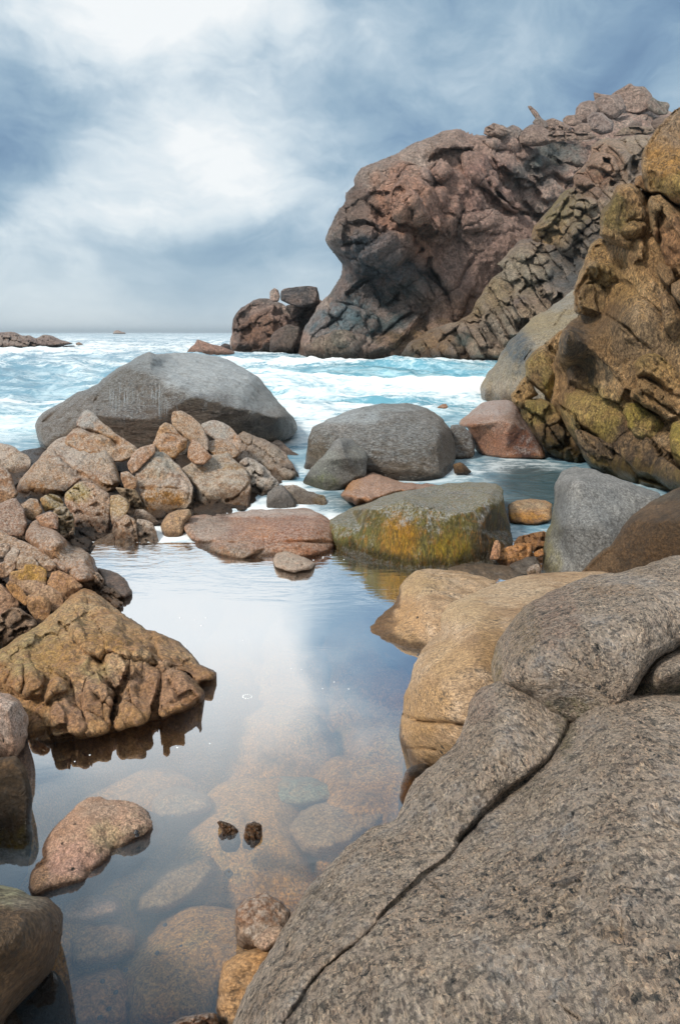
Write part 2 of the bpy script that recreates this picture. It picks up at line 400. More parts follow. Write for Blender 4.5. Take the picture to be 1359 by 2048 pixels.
# ------------------------------------------------------------------ materials
def sat(c, k=1.27, g=1.14):
    l = .3*c[0] + .6*c[1] + .1*c[2]
    v = [max(.004, (l + (x-l)*k)*g) for x in c]; m = min(1, .68/max(v))
    return tuple(x*m for x in v)
def rockmat(name, cols, s=1.0, spot=(.03, .03, .028), spots=.5, fleck=None, flecks=.3, rgh=.62, bump=.5, wetz=.13, top=None, topf=0, veins=.3, algae=None, streak=(1, 1, 1), bd=.014, grain=1.0, pits=0, crys=.5, cs=115, lich=0):
    """granite: patchy mineral colours, dark grains, lichen, wet near the water. s = pattern frequency per metre"""
    m = bpy.data.materials.new(name); m.use_nodes = True; t = NT(m.node_tree)
    geo = t.n('ShaderNodeNewGeometry'); p = geo.outputs['Position']
    ps = t.n('ShaderNodeMapping', {'Vector': p, 'Rotation': (.5, .35, .6), 'Scale': tuple(s*k for k in streak)}).outputs[0]
    big = t.noise(ps, 2.2, 5, .6, .6); med = t.noise(ps, 11, 7, .68, .4); sm = t.noise(ps, 55, 5, .75)
    k = t.m('ADD', t.m('MULTIPLY', big, .5), t.m('ADD', t.m('MULTIPLY', med, .34), t.m('MULTIPLY', sm, .16)))
    cols = [sat(c) for c in cols]
    n = len(cols); col = t.ramp(k, [(.41 + .18*i/(n-1), c) for i, c in enumerate(cols)])
    col = t.mix(t.rng(sm, .40, .60, .0, .75), t.mix(1, col, (1.3, 1.27, 1.24), 'MULTIPLY'), t.mix(1, col, tuple(1-.56*grain*k for k in (1, 1.03, 1.05)), 'MULTIPLY'))
    at = t.n('ShaderNodeAttribute', attribute_name='stain'); af = t.n('ShaderNodeAttribute', attribute_name='stain_amount')
    sfac = t.m('MULTIPLY', af.outputs['Fac'], t.rng(med, .36, .58, .45, 1.0))
    stc = t.mix(t.rng(sm, .40, .60, 0, .7), t.mix(1, at.outputs['Color'], (1.2, 1.2, 1.2), 'MULTIPLY'), t.mix(1, at.outputs['Color'], (.45, .44, .43), 'MULTIPLY'))
    col = t.mix(sfac, col, stc)
    if fleck:
        fk = t.noise(ps, 26, 5, .7, .5); col = t.mix(t.rng(fk, .50, .60, 0, flecks), col, fleck)
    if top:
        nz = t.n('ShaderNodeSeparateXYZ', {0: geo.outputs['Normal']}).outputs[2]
        tf = t.m('MULTIPLY', t.rng(t.m('ADD', nz, t.m('MULTIPLY', t.m('SUBTRACT', med, .5), 2.2)), .32, .82), topf)  # upward faces paler: bleached stone, and painted wet sheen on grey boulders
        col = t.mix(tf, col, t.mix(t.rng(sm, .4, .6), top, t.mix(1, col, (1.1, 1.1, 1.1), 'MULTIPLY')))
    cv = t.n('ShaderNodeTexVoronoi', {'Vector': ps, 'Scale': cs, 'Randomness': 1})
    ch = t.n('ShaderNodeSeparateXYZ', {0: cv.outputs['Color']}).outputs[0]
    col = t.mix(t.m('MULTIPLY', t.rng(ch, .15, .55, 1, 0), crys), col, t.mix(1, col, (.40, .40, .42), 'MULTIPLY'))
    col = t.mix(t.m('MULTIPLY', t.rng(ch, .72, .95), crys*.8), col, t.mix(1, col, (1.5, 1.45, 1.38), 'MULTIPLY'))
    # dark lichen / biotite grains
    vs = t.n('ShaderNodeMapping', {'Vector': ps, 'Scale': (1, 1, .5), 'Rotation': (.2, .5, .1)}).outputs[0]
    g1 = t.noise(vs, 34, 6, .74, .8); g2 = t.noise(vs, 90, 4, .75)
    dark = t.m('MAXIMUM', t.rng(g1, .53, .60), t.m('MULTIPLY', t.rng(g2, .54, .62), .75))
    dark = t.m('MULTIPLY', dark, t.rng(big, .40, .56, .3, 1))
    col = t.mix(t.m('MULTIPLY', dark, spots), col, spot)
    pit = None
    if pits:
        vo = t.n('ShaderNodeTexVoronoi', {'Vector': vs, 'Scale': 16, 'Randomness': 1})
        on = t.m('GREATER_THAN', t.n('ShaderNodeSeparateXYZ', {0: vo.outputs['Color']}).outputs[0], 1-pits)
        pit = t.m('MULTIPLY', t.rng(t.m('ADD', vo.outputs[0], t.m('MULTIPLY', t.m('SUBTRACT', g2, .5), .5)), .22, .12), on)
        pit = t.n('ShaderNodeMath', {0: pit, 1: 0.0}, operation='MAXIMUM').outputs[0]
        col = t.mix(pit, col, (.02, .02, .018))
    if lich:                                      # streaks of black and of cream crust
        lv = t.n('ShaderNodeMapping', {'Vector': p, 'Rotation': (0, 0, .9), 'Scale': (1, 1.7, 1)}).outputs[0]
        l1 = t.noise(lv, 9*s, 8, .72, .6); l2 = t.noise(lv, 13*s, 7, .7, .4)
        col = t.mix(t.m('MULTIPLY', t.rng(l2, .50, .57), lich*.85), col, (.76, .62, .50))
        col = t.mix(t.m('MULTIPLY', t.rng(l1, .55, .59), lich*.85), col, (.06, .065, .065))
    z = t.n('ShaderNodeSeparateXYZ', {0: p}).outputs[2]
    if algae:
        af2 = t.rng(t.m('ADD', z, t.m('MULTIPLY', t.m('SUBTRACT', med, .5), algae[1]*2.2)), algae[1]*.25, algae[1], .8, 0)
        col = t.mix(af2, col, algae[0])
    wet = t.rng(t.m('ADD', z, t.m('MULTIPLY', t.m('SUBTRACT', big, .5), wetz*2)), wetz*.4, wetz*1.2, 1, 0) if wetz else t.m('ADD', 0, 0)
    col = t.mix(wet, col, t.mix(1, col, (.36, .33, .30), 'MULTIPLY'))
    r = t.m('MULTIPLY', t.rng(wet, 0, 1, 1, .55), t.m('ADD', rgh-.15, t.m('MULTIPLY', sm, .35)))
    # relief: crystals, pits and hairline cracks
    wrp = t.vm('SCALE', t.n('ShaderNodeTexNoise', {'Vector': ps, 'Scale': 5, 'Detail': 5}).outputs[1]); wrp.node.inputs[3].default_value = .5
    cr = t.n('ShaderNodeTexVoronoi', {'Vector': t.vm('ADD', ps, wrp), 'Scale': 3.0, 'Randomness': 1}, feature='DISTANCE_TO_EDGE')
    crk = t.m('MULTIPLY', t.rng(cr.outputs[0], 0, .03, -1, 0), t.rng(t.noise(ps, 1.7, 3), .48, .62, 0, veins))
    h = t.m('ADD', t.m('MULTIPLY', big, 2.5), t.m('MULTIPLY', med, 1.5)); h = t.m('ADD', h, t.m('MULTIPLY', g1, .7))
    h = t.m('ADD', h, t.m('MULTIPLY', sm, .40)); h = t.m('ADD', h, t.m('MULTIPLY', g2, .22)); h = t.m('SUBTRACT', h, t.m('MULTIPLY', dark, .18)); h = t.m('ADD', h, t.m('MULTIPLY', ch, .10*crys*2)); h = t.m('ADD', h, t.m('MULTIPLY', crk, .5))
    if pit: h = t.m('SUBTRACT', h, t.m('MULTIPLY', pit, .6))
    bp = t.n('ShaderNodeBump', {'Strength': min(1, bump*1.5), 'Distance': bd*4.2/s, 'Height': h})
    bs = t.n('ShaderNodeBsdfPrincipled', {'Base Color': col, 'Roughness': r, 'Normal': bp.outputs[0], 'Specular IOR Level': .4})
    t.n('ShaderNodeOutputMaterial', {0: bs.outputs[0]})
    return m
# ------------------------------------------------------------------ water and bed
def water_mats():
    m = bpy.data.materials.new('pool_water'); m.use_nodes = True; t = NT(m.node_tree)
    p = t.n('ShaderNodeNewGeometry').outputs['Position']
    y = t.n('ShaderNodeSeparateXYZ', {0: p}).outputs[1]
    far = t.rng(y, 4.3, 5.9, .03, 1)
    rp = t.noise(t.n('ShaderNodeMapping', {'Vector': p, 'Scale': (1.2, 3.2, 1), 'Rotation': (0, 0, .25)}).outputs[0], 1.6, 3, .5, 1.0)
    rn = t.noise(t.n('ShaderNodeMapping', {'Vector': p, 'Scale': (1, 2.6, 1)}).outputs[0], 8, 3, .5, .5)
    sp = t.vm('SUBTRACT', p, (.0, 1.93, 0)); near = t.rng(t.vm('LENGTH', sp), .1, .6, .25, 0)
    h = t.m('MULTIPLY', t.m('ADD', rp, t.m('MULTIPLY', rn, .25)), t.m('ADD', far, near))
    bp = t.n('ShaderNodeBump', {'Strength': .3, 'Distance': .03, 'Height': h}).outputs[0]
    f = t.n('ShaderNodeLayerWeight', {0: .5, 'Normal': bp}).outputs[1]
    fac = t.ramp(f, [(.12, .05), (.22, .09), (.32, .17), (.42, .38), (.50, .70), (.58, .92), (.85, .97)])
    milk = t.noise(t.n('ShaderNodeMapping', {'Vector': p, 'Scale': (1, .45, 1), 'Rotation': (0, 0, .5)}).outputs[0], 1.7, 5, .55, .6)
    tr = t.n('ShaderNodeBsdfTransparent', {0: (.86, .91, .94, 1)})
    df = t.n('ShaderNodeBsdfDiffuse', {0: (.30, .46, .60, 1)})
    body = t.n('ShaderNodeMixShader', {0: t.rng(milk, .42, .62, .01, .08), 1: tr.outputs[0], 2: df.outputs[0]})
    gl = t.n('ShaderNodeBsdfGlossy', {0: (.96, .98, 1, 1), 1: .035, 'Normal': bp})
    mx = t.n('ShaderNodeMixShader', {0: fac, 1: body.outputs[0], 2: gl.outputs[0]})
    t.n('ShaderNodeOutputMaterial', {0: mx.outputs[0]})
    s = bpy.data.materials.new('sea_water'); s.use_nodes = True; t = NT(s.node_tree)
    p = t.n('ShaderNodeNewGeometry').outputs['Position']
    xyz = t.n('ShaderNodeSeparateXYZ', {0: p}); x, y, z = xyz.outputs[0:3]
    fo = t.n('ShaderNodeAttribute', attribute_name='foam').outputs['Fac']
    tq = t.n('ShaderNodeAttribute', attribute_name='turquoise').outputs['Fac']
    dk = t.n('ShaderNodeAttribute', attribute_name='dark').outputs['Fac']
    q = t.vm('MULTIPLY', p, (.55, .8, 1))
    n1 = t.noise(q, .55, 7, .62, 1.2); n2_ = t.noise(q, 2.6, 6, .62, 1.5); n3 = t.noise(q, 9, 4, .6, 1.0)
    nn = t.m('ADD', t.m('MULTIPLY', n1, .5), t.m('ADD', t.m('MULTIPLY', n2_, .33), t.m('MULTIPLY', n3, .17)))
    deep = t.mix(tq, (.14, .26, .36), (.12, .35, .46)); lite = t.mix(tq, (.44, .57, .65), (.40, .63, .71))
    col = t.mix(t.rng(nn, .42, .57), deep, lite)
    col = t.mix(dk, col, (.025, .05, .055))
    f2 = t.rng(t.m('ADD', nn, t.m('MULTIPLY', t.m('SUBTRACT', fo, .5), .36)), .47, .68, 0, 1)
    col = t.mix(f2, col, (.74, .80, .83))
    h = t.m('ADD', t.m('MULTIPLY', n2_, 1), t.m('MULTIPLY', n3, .3))
    bp = t.n('ShaderNodeBump', {'Strength': .35, 'Distance': .12, 'Height': h}).outputs[0]
    bs = t.n('ShaderNodeBsdfPrincipled', {'Base Color': col, 'Roughness': t.rng(f2, 0, 1, .22, .7), 'Normal': bp, 'IOR': 1.33})
    t.n('ShaderNodeOutputMaterial', {0: bs.outputs[0]})
    return m, s
POOL, SEA = water_mats()
def grid_mesh(name, X, Y, Z, mat, attrs=None):
    r, c = X.shape; V = np.stack([X, Y, Z], -1).reshape(-1, 3); i = np.arange(r*c).reshape(r, c)
    q = np.stack([i[:-1, :-1], i[:-1, 1:], i[1:, 1:], i[1:, :-1]], -1).reshape(-1, 4)
    return mesh_obj(name, V, q, mat, None, attrs)
SEAY = 6.42
X, Y = np.meshgrid(np.linspace(-14, 14, 30), np.linspace(-2.5, SEAY+.06, 20))
tag(grid_mesh('pool_water', X, Y, 0*X, POOL), 'still clear rock pool reflecting the bright clouds', None, None, 'structure')
def sea():
    rows = []; y = SEAY
    while y < 9000:
        rows.append(y); y *= 1.0085 if y < 130 else 1.05
    rows = np.array(rows); u = np.linspace(-1, 1, 620); u = u*.45 + .55*u**3
    Xs = u[None, :] * (rows[:, None]*1.9 + 8); Ys = np.repeat(rows[:, None], len(u), 1)
    p = np.stack([Xs*.35, Ys, 0*Xs], -1)
    amp = np.clip((Ys-10.5)/14, 0, 1) * (1 - np.clip((Ys-150)/300, 0, 1))
    p2 = np.stack([Xs*.6+Ys*.25, Ys, 0*Xs], -1); w = fbm(p2*.20, 4, 5) * .55 + (fbm(p2*.55, 5, 9, .55, True)) * .26
    sm = np.clip((Ys-7)/5, .15, 1)
    Zs = .0 + amp*(w-.05)*1.35 + sm*.03*fbm(p*1.3, 3, 4)
    # foam near rocks, in the surge channels and in streaks
    def blob(cx_, cy_, z, rx, ry):
        Y0 = float(Yz(cx_, cy_, 0)); X0 = float(ray(cx_, cy_)[0]*Y0); return np.exp(-((Xs-X0)/rx)**2 - ((Ys-Y0)/ry)**2)
    crest = np.clip(w*2.0, -.45, .6)
    foam = .40 + crest*.55 + .12*fbm(p*.5, 4, 21)
    for b in [(30, 850, 0, 2.5, 4), (40, 800, 0, 4, 5), (600, 830, 0, 1.0, 3.5), (720, 765, 0, 5, 5), (600, 880, 0, .8, 1.2), (950, 790, 0, 3, 5), (980, 930, 0, 1.2, .8), (590, 700, 0, 6, 9), (930, 713, 0, 12, 6), (760, 722, 0, 14, 4), (30, 700, 0, 22, 20), (560, 725, 0, 9, 8)]:
        foam = foam + .30*blob(*b)
    foam = foam - .30*blob(230, 720, 0, 9, 14) - .28*blob(860, 740, 0, 9, 9) - .2*blob(640, 745, 0, 2, 3)
    tq = np.clip(.10 + .75*blob(780, 740, 0, 14, 22) + .8*blob(680, 775, 0, 5, 7) + .5*blob(20, 830, 0, 3, 3), 0, 1)
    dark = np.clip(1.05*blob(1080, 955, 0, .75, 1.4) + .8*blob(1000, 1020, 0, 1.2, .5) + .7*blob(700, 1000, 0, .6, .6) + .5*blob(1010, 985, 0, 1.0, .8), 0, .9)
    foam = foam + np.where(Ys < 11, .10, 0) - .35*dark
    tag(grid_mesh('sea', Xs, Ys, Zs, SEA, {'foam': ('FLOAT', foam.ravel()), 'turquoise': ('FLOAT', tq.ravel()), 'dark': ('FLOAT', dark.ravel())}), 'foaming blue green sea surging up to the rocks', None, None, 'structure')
sea()

# ------------------------------------------------------------------ palettes
M = {}
M['head'] = rockmat('headland_stone', [(.27, .205, .185), (.45, .34, .30), (.58, .46, .41), (.62, .54, .49)], .055, spots=.45, crys=.25, grain=.7, veins=1.2, bd=.022, wetz=.9, bump=.9)
M['ridge'] = rockmat('ridge_stone', [(.27, .23, .21), (.45, .37, .30), (.58, .49, .39)], .08, spots=.5, crys=.25, grain=.7, veins=1.2, bd=.024, wetz=.8, bump=.9)
M['far'] = rockmat('reef_stone', [(.20, .16, .15), (.32, .26, .23), (.38, .33, .30)], .12, spots=.4, veins=.6, bd=.03, wetz=.5)
M['cliff'] = rockmat('cliff_stone', [(.22, .15, .09), (.47, .325, .195), (.62, .455, .285), (.65, .51, .36)], .5, spots=.65, spot=(.035, .03, .02), veins=.5, bd=.02, algae=((.30, .23, .07), .4), wetz=.4, streak=(1, 1, .6), bump=.8)
M['wedge'] = rockmat('wet_slope_stone', [(.20, .17, .12), (.33, .28, .20), (.40, .38, .33)], .35, spots=.4, veins=.5, bd=.02, wetz=.4, rgh=.4)
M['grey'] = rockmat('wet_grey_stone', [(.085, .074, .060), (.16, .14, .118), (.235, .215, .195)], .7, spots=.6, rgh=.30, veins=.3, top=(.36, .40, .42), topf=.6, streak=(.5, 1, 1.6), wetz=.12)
M['slate'] = rockmat('grey_boulder_stone', [(.11, .115, .115), (.17, .175, .175), (.22, .225, .22)], .9, spots=.5, rgh=.6, veins=.1, bump=.3)
M['brownd'] = rockmat('dark_brown_stone', [(.045, .033, .022), (.10, .07, .045), (.17, .12, .08)], .9, spots=.6, rgh=.5)
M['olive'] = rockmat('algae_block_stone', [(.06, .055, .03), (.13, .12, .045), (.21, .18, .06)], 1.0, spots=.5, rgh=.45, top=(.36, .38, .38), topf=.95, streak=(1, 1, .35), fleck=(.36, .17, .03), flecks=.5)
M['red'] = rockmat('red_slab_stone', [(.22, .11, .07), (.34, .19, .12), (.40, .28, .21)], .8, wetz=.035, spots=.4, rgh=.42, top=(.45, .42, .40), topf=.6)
M['tan'] = rockmat('tan_stone', [(.22, .13, .07), (.40, .265, .155), (.54, .42, .29)], .9, wetz=.05, spots=.55, veins=.5, fleck=(.42, .26, .20), flecks=.35)
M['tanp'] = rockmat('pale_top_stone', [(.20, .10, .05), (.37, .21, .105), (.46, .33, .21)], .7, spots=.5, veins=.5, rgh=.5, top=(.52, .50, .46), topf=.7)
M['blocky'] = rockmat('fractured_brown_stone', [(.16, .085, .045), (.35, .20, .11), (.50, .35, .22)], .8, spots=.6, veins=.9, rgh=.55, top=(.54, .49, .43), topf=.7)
M['pink'] = rockmat('pink_stone', [(.36, .25, .19), (.47, .34, .27), (.52, .42, .33)], 1.8, wetz=.02, pits=.1, spots=.6, veins=.2)
M['smooth'] = rockmat('smooth_tan_stone', [(.23, .165, .11), (.38, .29, .205), (.49, .40, .31)], 1.5, pits=.06, grain=1, spots=.8, veins=.05, bump=.35, streak=(.6, 1, 1.7), wetz=.05)
M['speck'] = rockmat('speckled_granite', [(.46, .44, .42), (.64, .57, .50), (.68, .60, .51), (.68, .55, .44), (.60, .55, .50)], 2.0, spots=1.0, veins=1.2, fleck=(.62, .48, .38), flecks=.6, bump=1.0, spot=(.035, .045, .05), bd=.04, streak=(1, .5, 1), grain=.75, pits=.12, crys=.85, cs=85, lich=.7)
M['bed'] = rockmat('submerged_stone', [(.30, .18, .09), (.56, .31, .14), (.64, .42, .21)], 1.3, spots=.5, veins=.2, wetz=0, rgh=.9)
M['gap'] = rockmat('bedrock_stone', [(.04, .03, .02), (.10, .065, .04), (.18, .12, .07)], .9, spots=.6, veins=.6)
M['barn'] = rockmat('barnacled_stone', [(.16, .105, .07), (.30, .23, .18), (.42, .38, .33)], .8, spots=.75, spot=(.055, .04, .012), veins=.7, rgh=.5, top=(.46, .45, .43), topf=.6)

# ------------------------------------------------------------------ sea bed under pool and sea
def bed():
    xs = np.linspace(-7, 6, 330); ys = np.linspace(-1, 9, 330); X, Y = np.meshgrid(xs, ys)
    wx = X + .3*n2(X, Y, 1.1, 3, 3); wy = Y + .3*n2(X, Y, 1.1, 3, 7)
    f1, f2, h1, h2, ox, oy = voro(wx/.62, wy/.62, 4)
    e = np.clip((f2-f1)/.7, 0, 1)
    Z = -.50 + .10*n2(X, Y, 2, 3, 8) + .34*prof(e, 1.8) * (.5+.6*h1)
    Z += .16*np.exp(-((X+.25)/1.2)**2 - ((Y-1.75)/.6)**2) + .05*h2*ox - np.clip((Y-3.2)/3, 0, 1)*.25
    Z = np.minimum(Z, -.10)
    Z += .02*fbm(np.stack([X*3, Y*3, 0*X], -1), 4, 2)
    V = np.stack([X, Y, Z], -1).reshape(-1, 3)
    c = np.zeros((V.shape[0], 4))
    tag(grid_mesh('pool_bed', X, Y, Z, M['bed'], {'stain': ('FLOAT_COLOR', c), 'stain_amount': ('FLOAT', c[:, 0])}), 'orange brown stones on the pool floor', None, None, 'structure')
    X, Y = np.meshgrid(np.linspace(-9000, 9000, 40), np.linspace(-4000, 9500, 40))
    tag(grid_mesh('sea_floor', X, Y, 0*X - 3.0, M['gap']), 'dark sea floor', None, None, 'structure')
bed()
# ------------------------------------------------------------------ far things
rock('reef', 'low jagged reef on the horizon at the far left edge of the sea', 'reef', P('z', '-25,666 0,665 15,664 30,664 45,671 60,670 72,678 88,669 105,671 120,679 147,687 130,691 90,695 0,697 -25,697'), M['far'], Yf=88, bulge=3, lean=10, back=8, cells=(9, 1.4, 20, 1.6, .8), rough=.05, step=1.2, jit=.6)
rock('islet', 'tiny dark islet far out on the horizon, the largest speck of rock there', 'islet', P('z', '226,667 229,662 236,660 243,663 252,665.5 252,668 226,668'), M['far'], Yf=600, bulge=3, lean=4, back=5, rough=.06, step=.8, jit=.4)
rock('rock', 'tiny flat rock awash beside the right tip of the far left reef', 'rock', P('z', '152,686 158,684 163,686 167,690 152,690'), M['far'], Yf=95, rough=.06, step=.8, jit=.4)
rock('rock', 'pink wedge shaped rock peeping over the top of the big wet boulder', 'rock', P('z', '366,716 378,698 389,689 393,679 401,680 425,689 440,692 462,700 474,706 474,716'), M['far'], Yf=62, bulge=1, facets=6, rough=.03, step=1.5, jit=.6, stains=[(420, 700, 60, 20, (.42, .27, .22), .8)])
rock('rock', 'small dark rock in the foam just right of the pink wedge rock', 'rock', P('z', '440,701 441,691 449,687 462,690 469,698 466,702'), M['far'], Yf=75, rough=.04, step=1.2, jit=.5, stains=[(455, 694, 30, 12, (.05, .05, .055), 1)])
DK = (.055, .06, .065)
rock('boulder', 'big rounded brown sea boulder carrying the dark flat topped block', 'boulder', P('z', '461,704 463,657 466,640 475,622 490,610 510,600 530,596 545,600 560,604 580,625 600,645 597,665 570,690 560,706 480,706'), M['head'], Yf=66, bulge=3, lean=5, facets=11, ffac=1, it=1, fold=.035, cells=(26, 1.6, -30, .9, .6), rough=.02, step=1.8, jit=1,
     stains=[(480, 640, 20, 35, DK, .8), (530, 604, 40, 12, DK, .7), (520, 660, 45, 30, (.27, .16, .11), .8)])
rock('block', 'dark flat topped block lying on the rounded brown sea boulder', 'boulder', P('z', '560,583 566,577 600,572 632,573 636,583 640,604 625,611 600,615 578,609 562,600'), M['head'], Yf=68, bulge=1.0, lean=2, facets=5, rough=.02, step=1.6, jit=.7, stains=[(600, 592, 60, 40, (.07, .075, .085), .9)])
rock('rock', 'small pointed rock beside the dark flat topped block', 'rock', P('z', '539,598 539,584 548,575 556,580 561,592 556,603 545,604'), M['head'], Yf=68.5, bulge=.5, lean=1, facets=4, step=1.4, jit=.6)
rock('rock', 'dark broken rock wedged under the dark flat topped block', 'rock', P('z', '570,612 600,603 642,596 648,620 642,655 622,690 600,708 570,708 560,670 566,630'), M['head'], Yf=70, bulge=1, lean=2, cells=(10, 1.5, -20, .8, .5), step=1.6, jit=.7, stains=[(612, 625, 60, 40, (.035, .035, .04), .9)])
rock('rock', 'rough dark rock at the waterline in front of the rounded sea boulder', 'rock', P('z', '538,706 541,672 552,660 575,648 601,655 597,675 585,706'), M['head'], Yf=63, bulge=1, lean=2, facets=7, step=1.6, jit=.8, stains=[(570, 675, 50, 40, (.09, .085, .075), .8)])

# ------------------------------------------------------------------ headland
HC = [(-0, 0, 0)]
def headland():
    e = empty('headland', (8, 62, 0)); tag(e, 'high pinkish rocky headland rising from the sea with an overhanging dark foot', 'headland')
    out = P('g', '455,1700 495,1500 600,1350 640,1310 710,1200 725,1110 700,1090 640,1010 618,970 650,910 700,800 745,750 738,700 790,650 785,620 830,560 930,510 1020,490 1130,420 1250,370 1330,335') + \
          P('h', '150,295 200,320 260,335 330,320 420,330 520,330 600,300 680,290 760,262 850,235 960,215 1060,190 1160,178 1290,200 1359,215 1500,225 1560,700 1500,1600 600,1610 0,1620') + P('g', '1000,1700')
    ctl = [(600, 712, 58), (700, 716, 57), (800, 718, 57), (950, 718, 57), (620, 650, 60), (700, 640, 60.5), (800, 650, 59), (700, 590, 61.2), (790, 590, 61), (860, 640, 58.5), (690, 545, 61), (780, 545, 60.5),
           (655, 480, 60), (720, 500, 57.5), (790, 490, 58), (700, 430, 59), (760, 420, 58.5), (800, 400, 58), (830, 380, 60.5), (710, 350, 62), (780, 330, 63), (900, 265, 68), (870, 300, 66), (880, 370, 62.5), (930, 350, 64.5),
           (960, 420, 62.5), (900, 480, 60), (1000, 500, 61), (950, 580, 59.5), (880, 560, 59.2), (1060, 420, 68), (1080, 380, 70), (1010, 340, 68), (1000, 280, 73), (1100, 280, 78), (1200, 240, 85), (1330, 240, 90), (1200, 300, 76), (1300, 420, 72), (1359, 600, 68), (1200, 600, 66), (1050, 650, 63), (1100, 715, 62), (1420, 715, 64)]
    L = [(P('g', '965,800 955,730 1020,660 1070,590 1150,545 1230,600 1240,680 1280,770 1330,860 1359,960 1290,960 1210,880 1140,910 1060,880 1000,850'), 1.6, .8),
         (P('g', '1090,690 1150,690 1200,760 1240,830 1290,930 1200,920 1120,880 1150,800 1110,740'), 1.0, .9),
         (P('g', '1010,690 1060,650 1095,680 1080,720 1030,740'), -.9, .9),
         (P('g', '760,760 830,740 910,770 940,820 930,900 860,870 780,880 750,850'), .9, .8),
         (P('g', '640,960 700,810 760,760 750,850 730,940 740,1010 690,1000'), .7, .8),
         (P('g', '800,900 900,880 930,930 880,1000 840,960 790,980 740,960'), .8, .7), (P('g', '900,850 940,830 990,880 950,930 910,900'), .7, .7),
         (P('g', '880,1010 960,950 1060,920 1140,930 1160,990 1190,1030 1110,1090 1000,1140 880,1100 800,1090 830,1040'), 1.3, .7),
         (P('g', '760,1080 880,1100 1000,1150 1180,1380 1040,1470 900,1420 760,1330 720,1220'), -.5, .9),
         (P('g', '1000,1160 1060,1120 1120,1150 1230,1260 1260,1330 1200,1340 1160,1280 1080,1200'), .9, .8),
         (P('g', '1185,950 1215,940 1250,975 1220,1005 1185,985'), .6, .9), (P('g', '1235,530 1260,515 1280,545 1260,580 1240,560'), .5, .9), (P('g', '1265,590 1290,540 1340,535 1345,600 1300,620'), .8, .9),
         (P('g', '1170,570 1200,560 1230,610 1290,630 1240,640 1190,620'), .5, .9), (P('g', '1225,660 1260,640 1320,650 1310,690 1250,705'), -2.2, .9),
         (P('g', '1262,720 1290,710 1318,750 1310,780 1275,770'), .6, .9),
         (P('g', '600,1380 740,1350 900,1420 960,1480 860,1540 600,1560 500,1540 520,1460'), .7, .5),
         (P('g', '480,1640 560,1570 700,1550 860,1560 760,1640'), .6, .7), (P('g', '700,1530 780,1550 740,1600 690,1580'), .5, .7), (P('g', '860,1640 1000,1520 1180,1360 1200,1450 1000,1640'), 1.0, .7),
         (P('h', '0,330 150,295 210,350 250,400 160,410 60,420 0,450'), 1.2, .6), (P('h', '20,480 60,480 95,520 60,590 20,560'), .8, .9), (P('h', '0,560 60,590 40,640 0,640'), -1.3, .9),
         (P('h', '150,440 230,400 330,500 430,600 520,740 440,760 300,620 200,560'), 1.3, .7), (P('h', '320,420 420,440 520,520 580,590 480,570 380,520'), .9, .8),
         (P('h', '270,360 430,350 520,370 480,420 340,400'), 1.0, .7), (P('h', '460,430 530,390 600,400 560,460 480,460'), .9, .7), (P('h', '530,480 590,430 650,440 660,480 600,520 550,510'), 1.2, .8),
         (P('h', '550,530 650,510 630,560 590,580'), .8, .8), (P('h', '650,430 720,390 800,390 850,420 830,500 760,480 700,480'), 1.0, .8), (P('h', '660,520 720,470 800,510 780,570 720,580'), 1.0, .8), (P('h', '560,600 640,560 720,610 700,680 620,700'), .9, .8),
         (P('h', '180,760 330,730 460,770 500,860 350,860 180,860 160,800'), .8, .6), (P('h', '0,740 130,780 150,860 80,960 0,900'), .8, .7)]
    C = [(P('h', '180,740 150,820 130,900 180,900 120,970'), 1.6, 1.2), (P('h', '320,590 400,680 460,740 620,770'), 1.4, .9), (P('h', '470,580 500,660 560,740 600,790'), 1.6, .9), (P('h', '240,850 330,840 400,820 460,860'), 1.5, .8),
         (P('h', '0,1060 60,1140 120,1220 130,1340'), 2.5, 1.6), (P('g', '1090,1110 1180,1170 1260,1210 1359,1350'), 2.2, 1.8), (P('g', '1000,1140 1100,1110 1190,1030'), 2.0, 1.8), (P('g', '740,750 860,740 930,800 980,890'), 1.4, .9),
         (P('g', '500,1590 640,1550 760,1560 900,1550'), 1.2, .6), (P('g', '600,1400 700,1450 900,1440'), 1.2, .5), (P('g', '520,1560 700,1440 760,1360'), 1.2, .4), (P('g', '940,1560 1060,1440 1180,1380'), 1.2, .8), (P('g', '730,1010 830,980 900,1000 1000,940'), 1.4, .9)]
    DB = (.085, .10, .115); TL = (.22, .30, .34); PK = (.56, .36, .28); PL = (.60, .50, .44)  # DB: shade under the overhang, painted as dark blue-grey
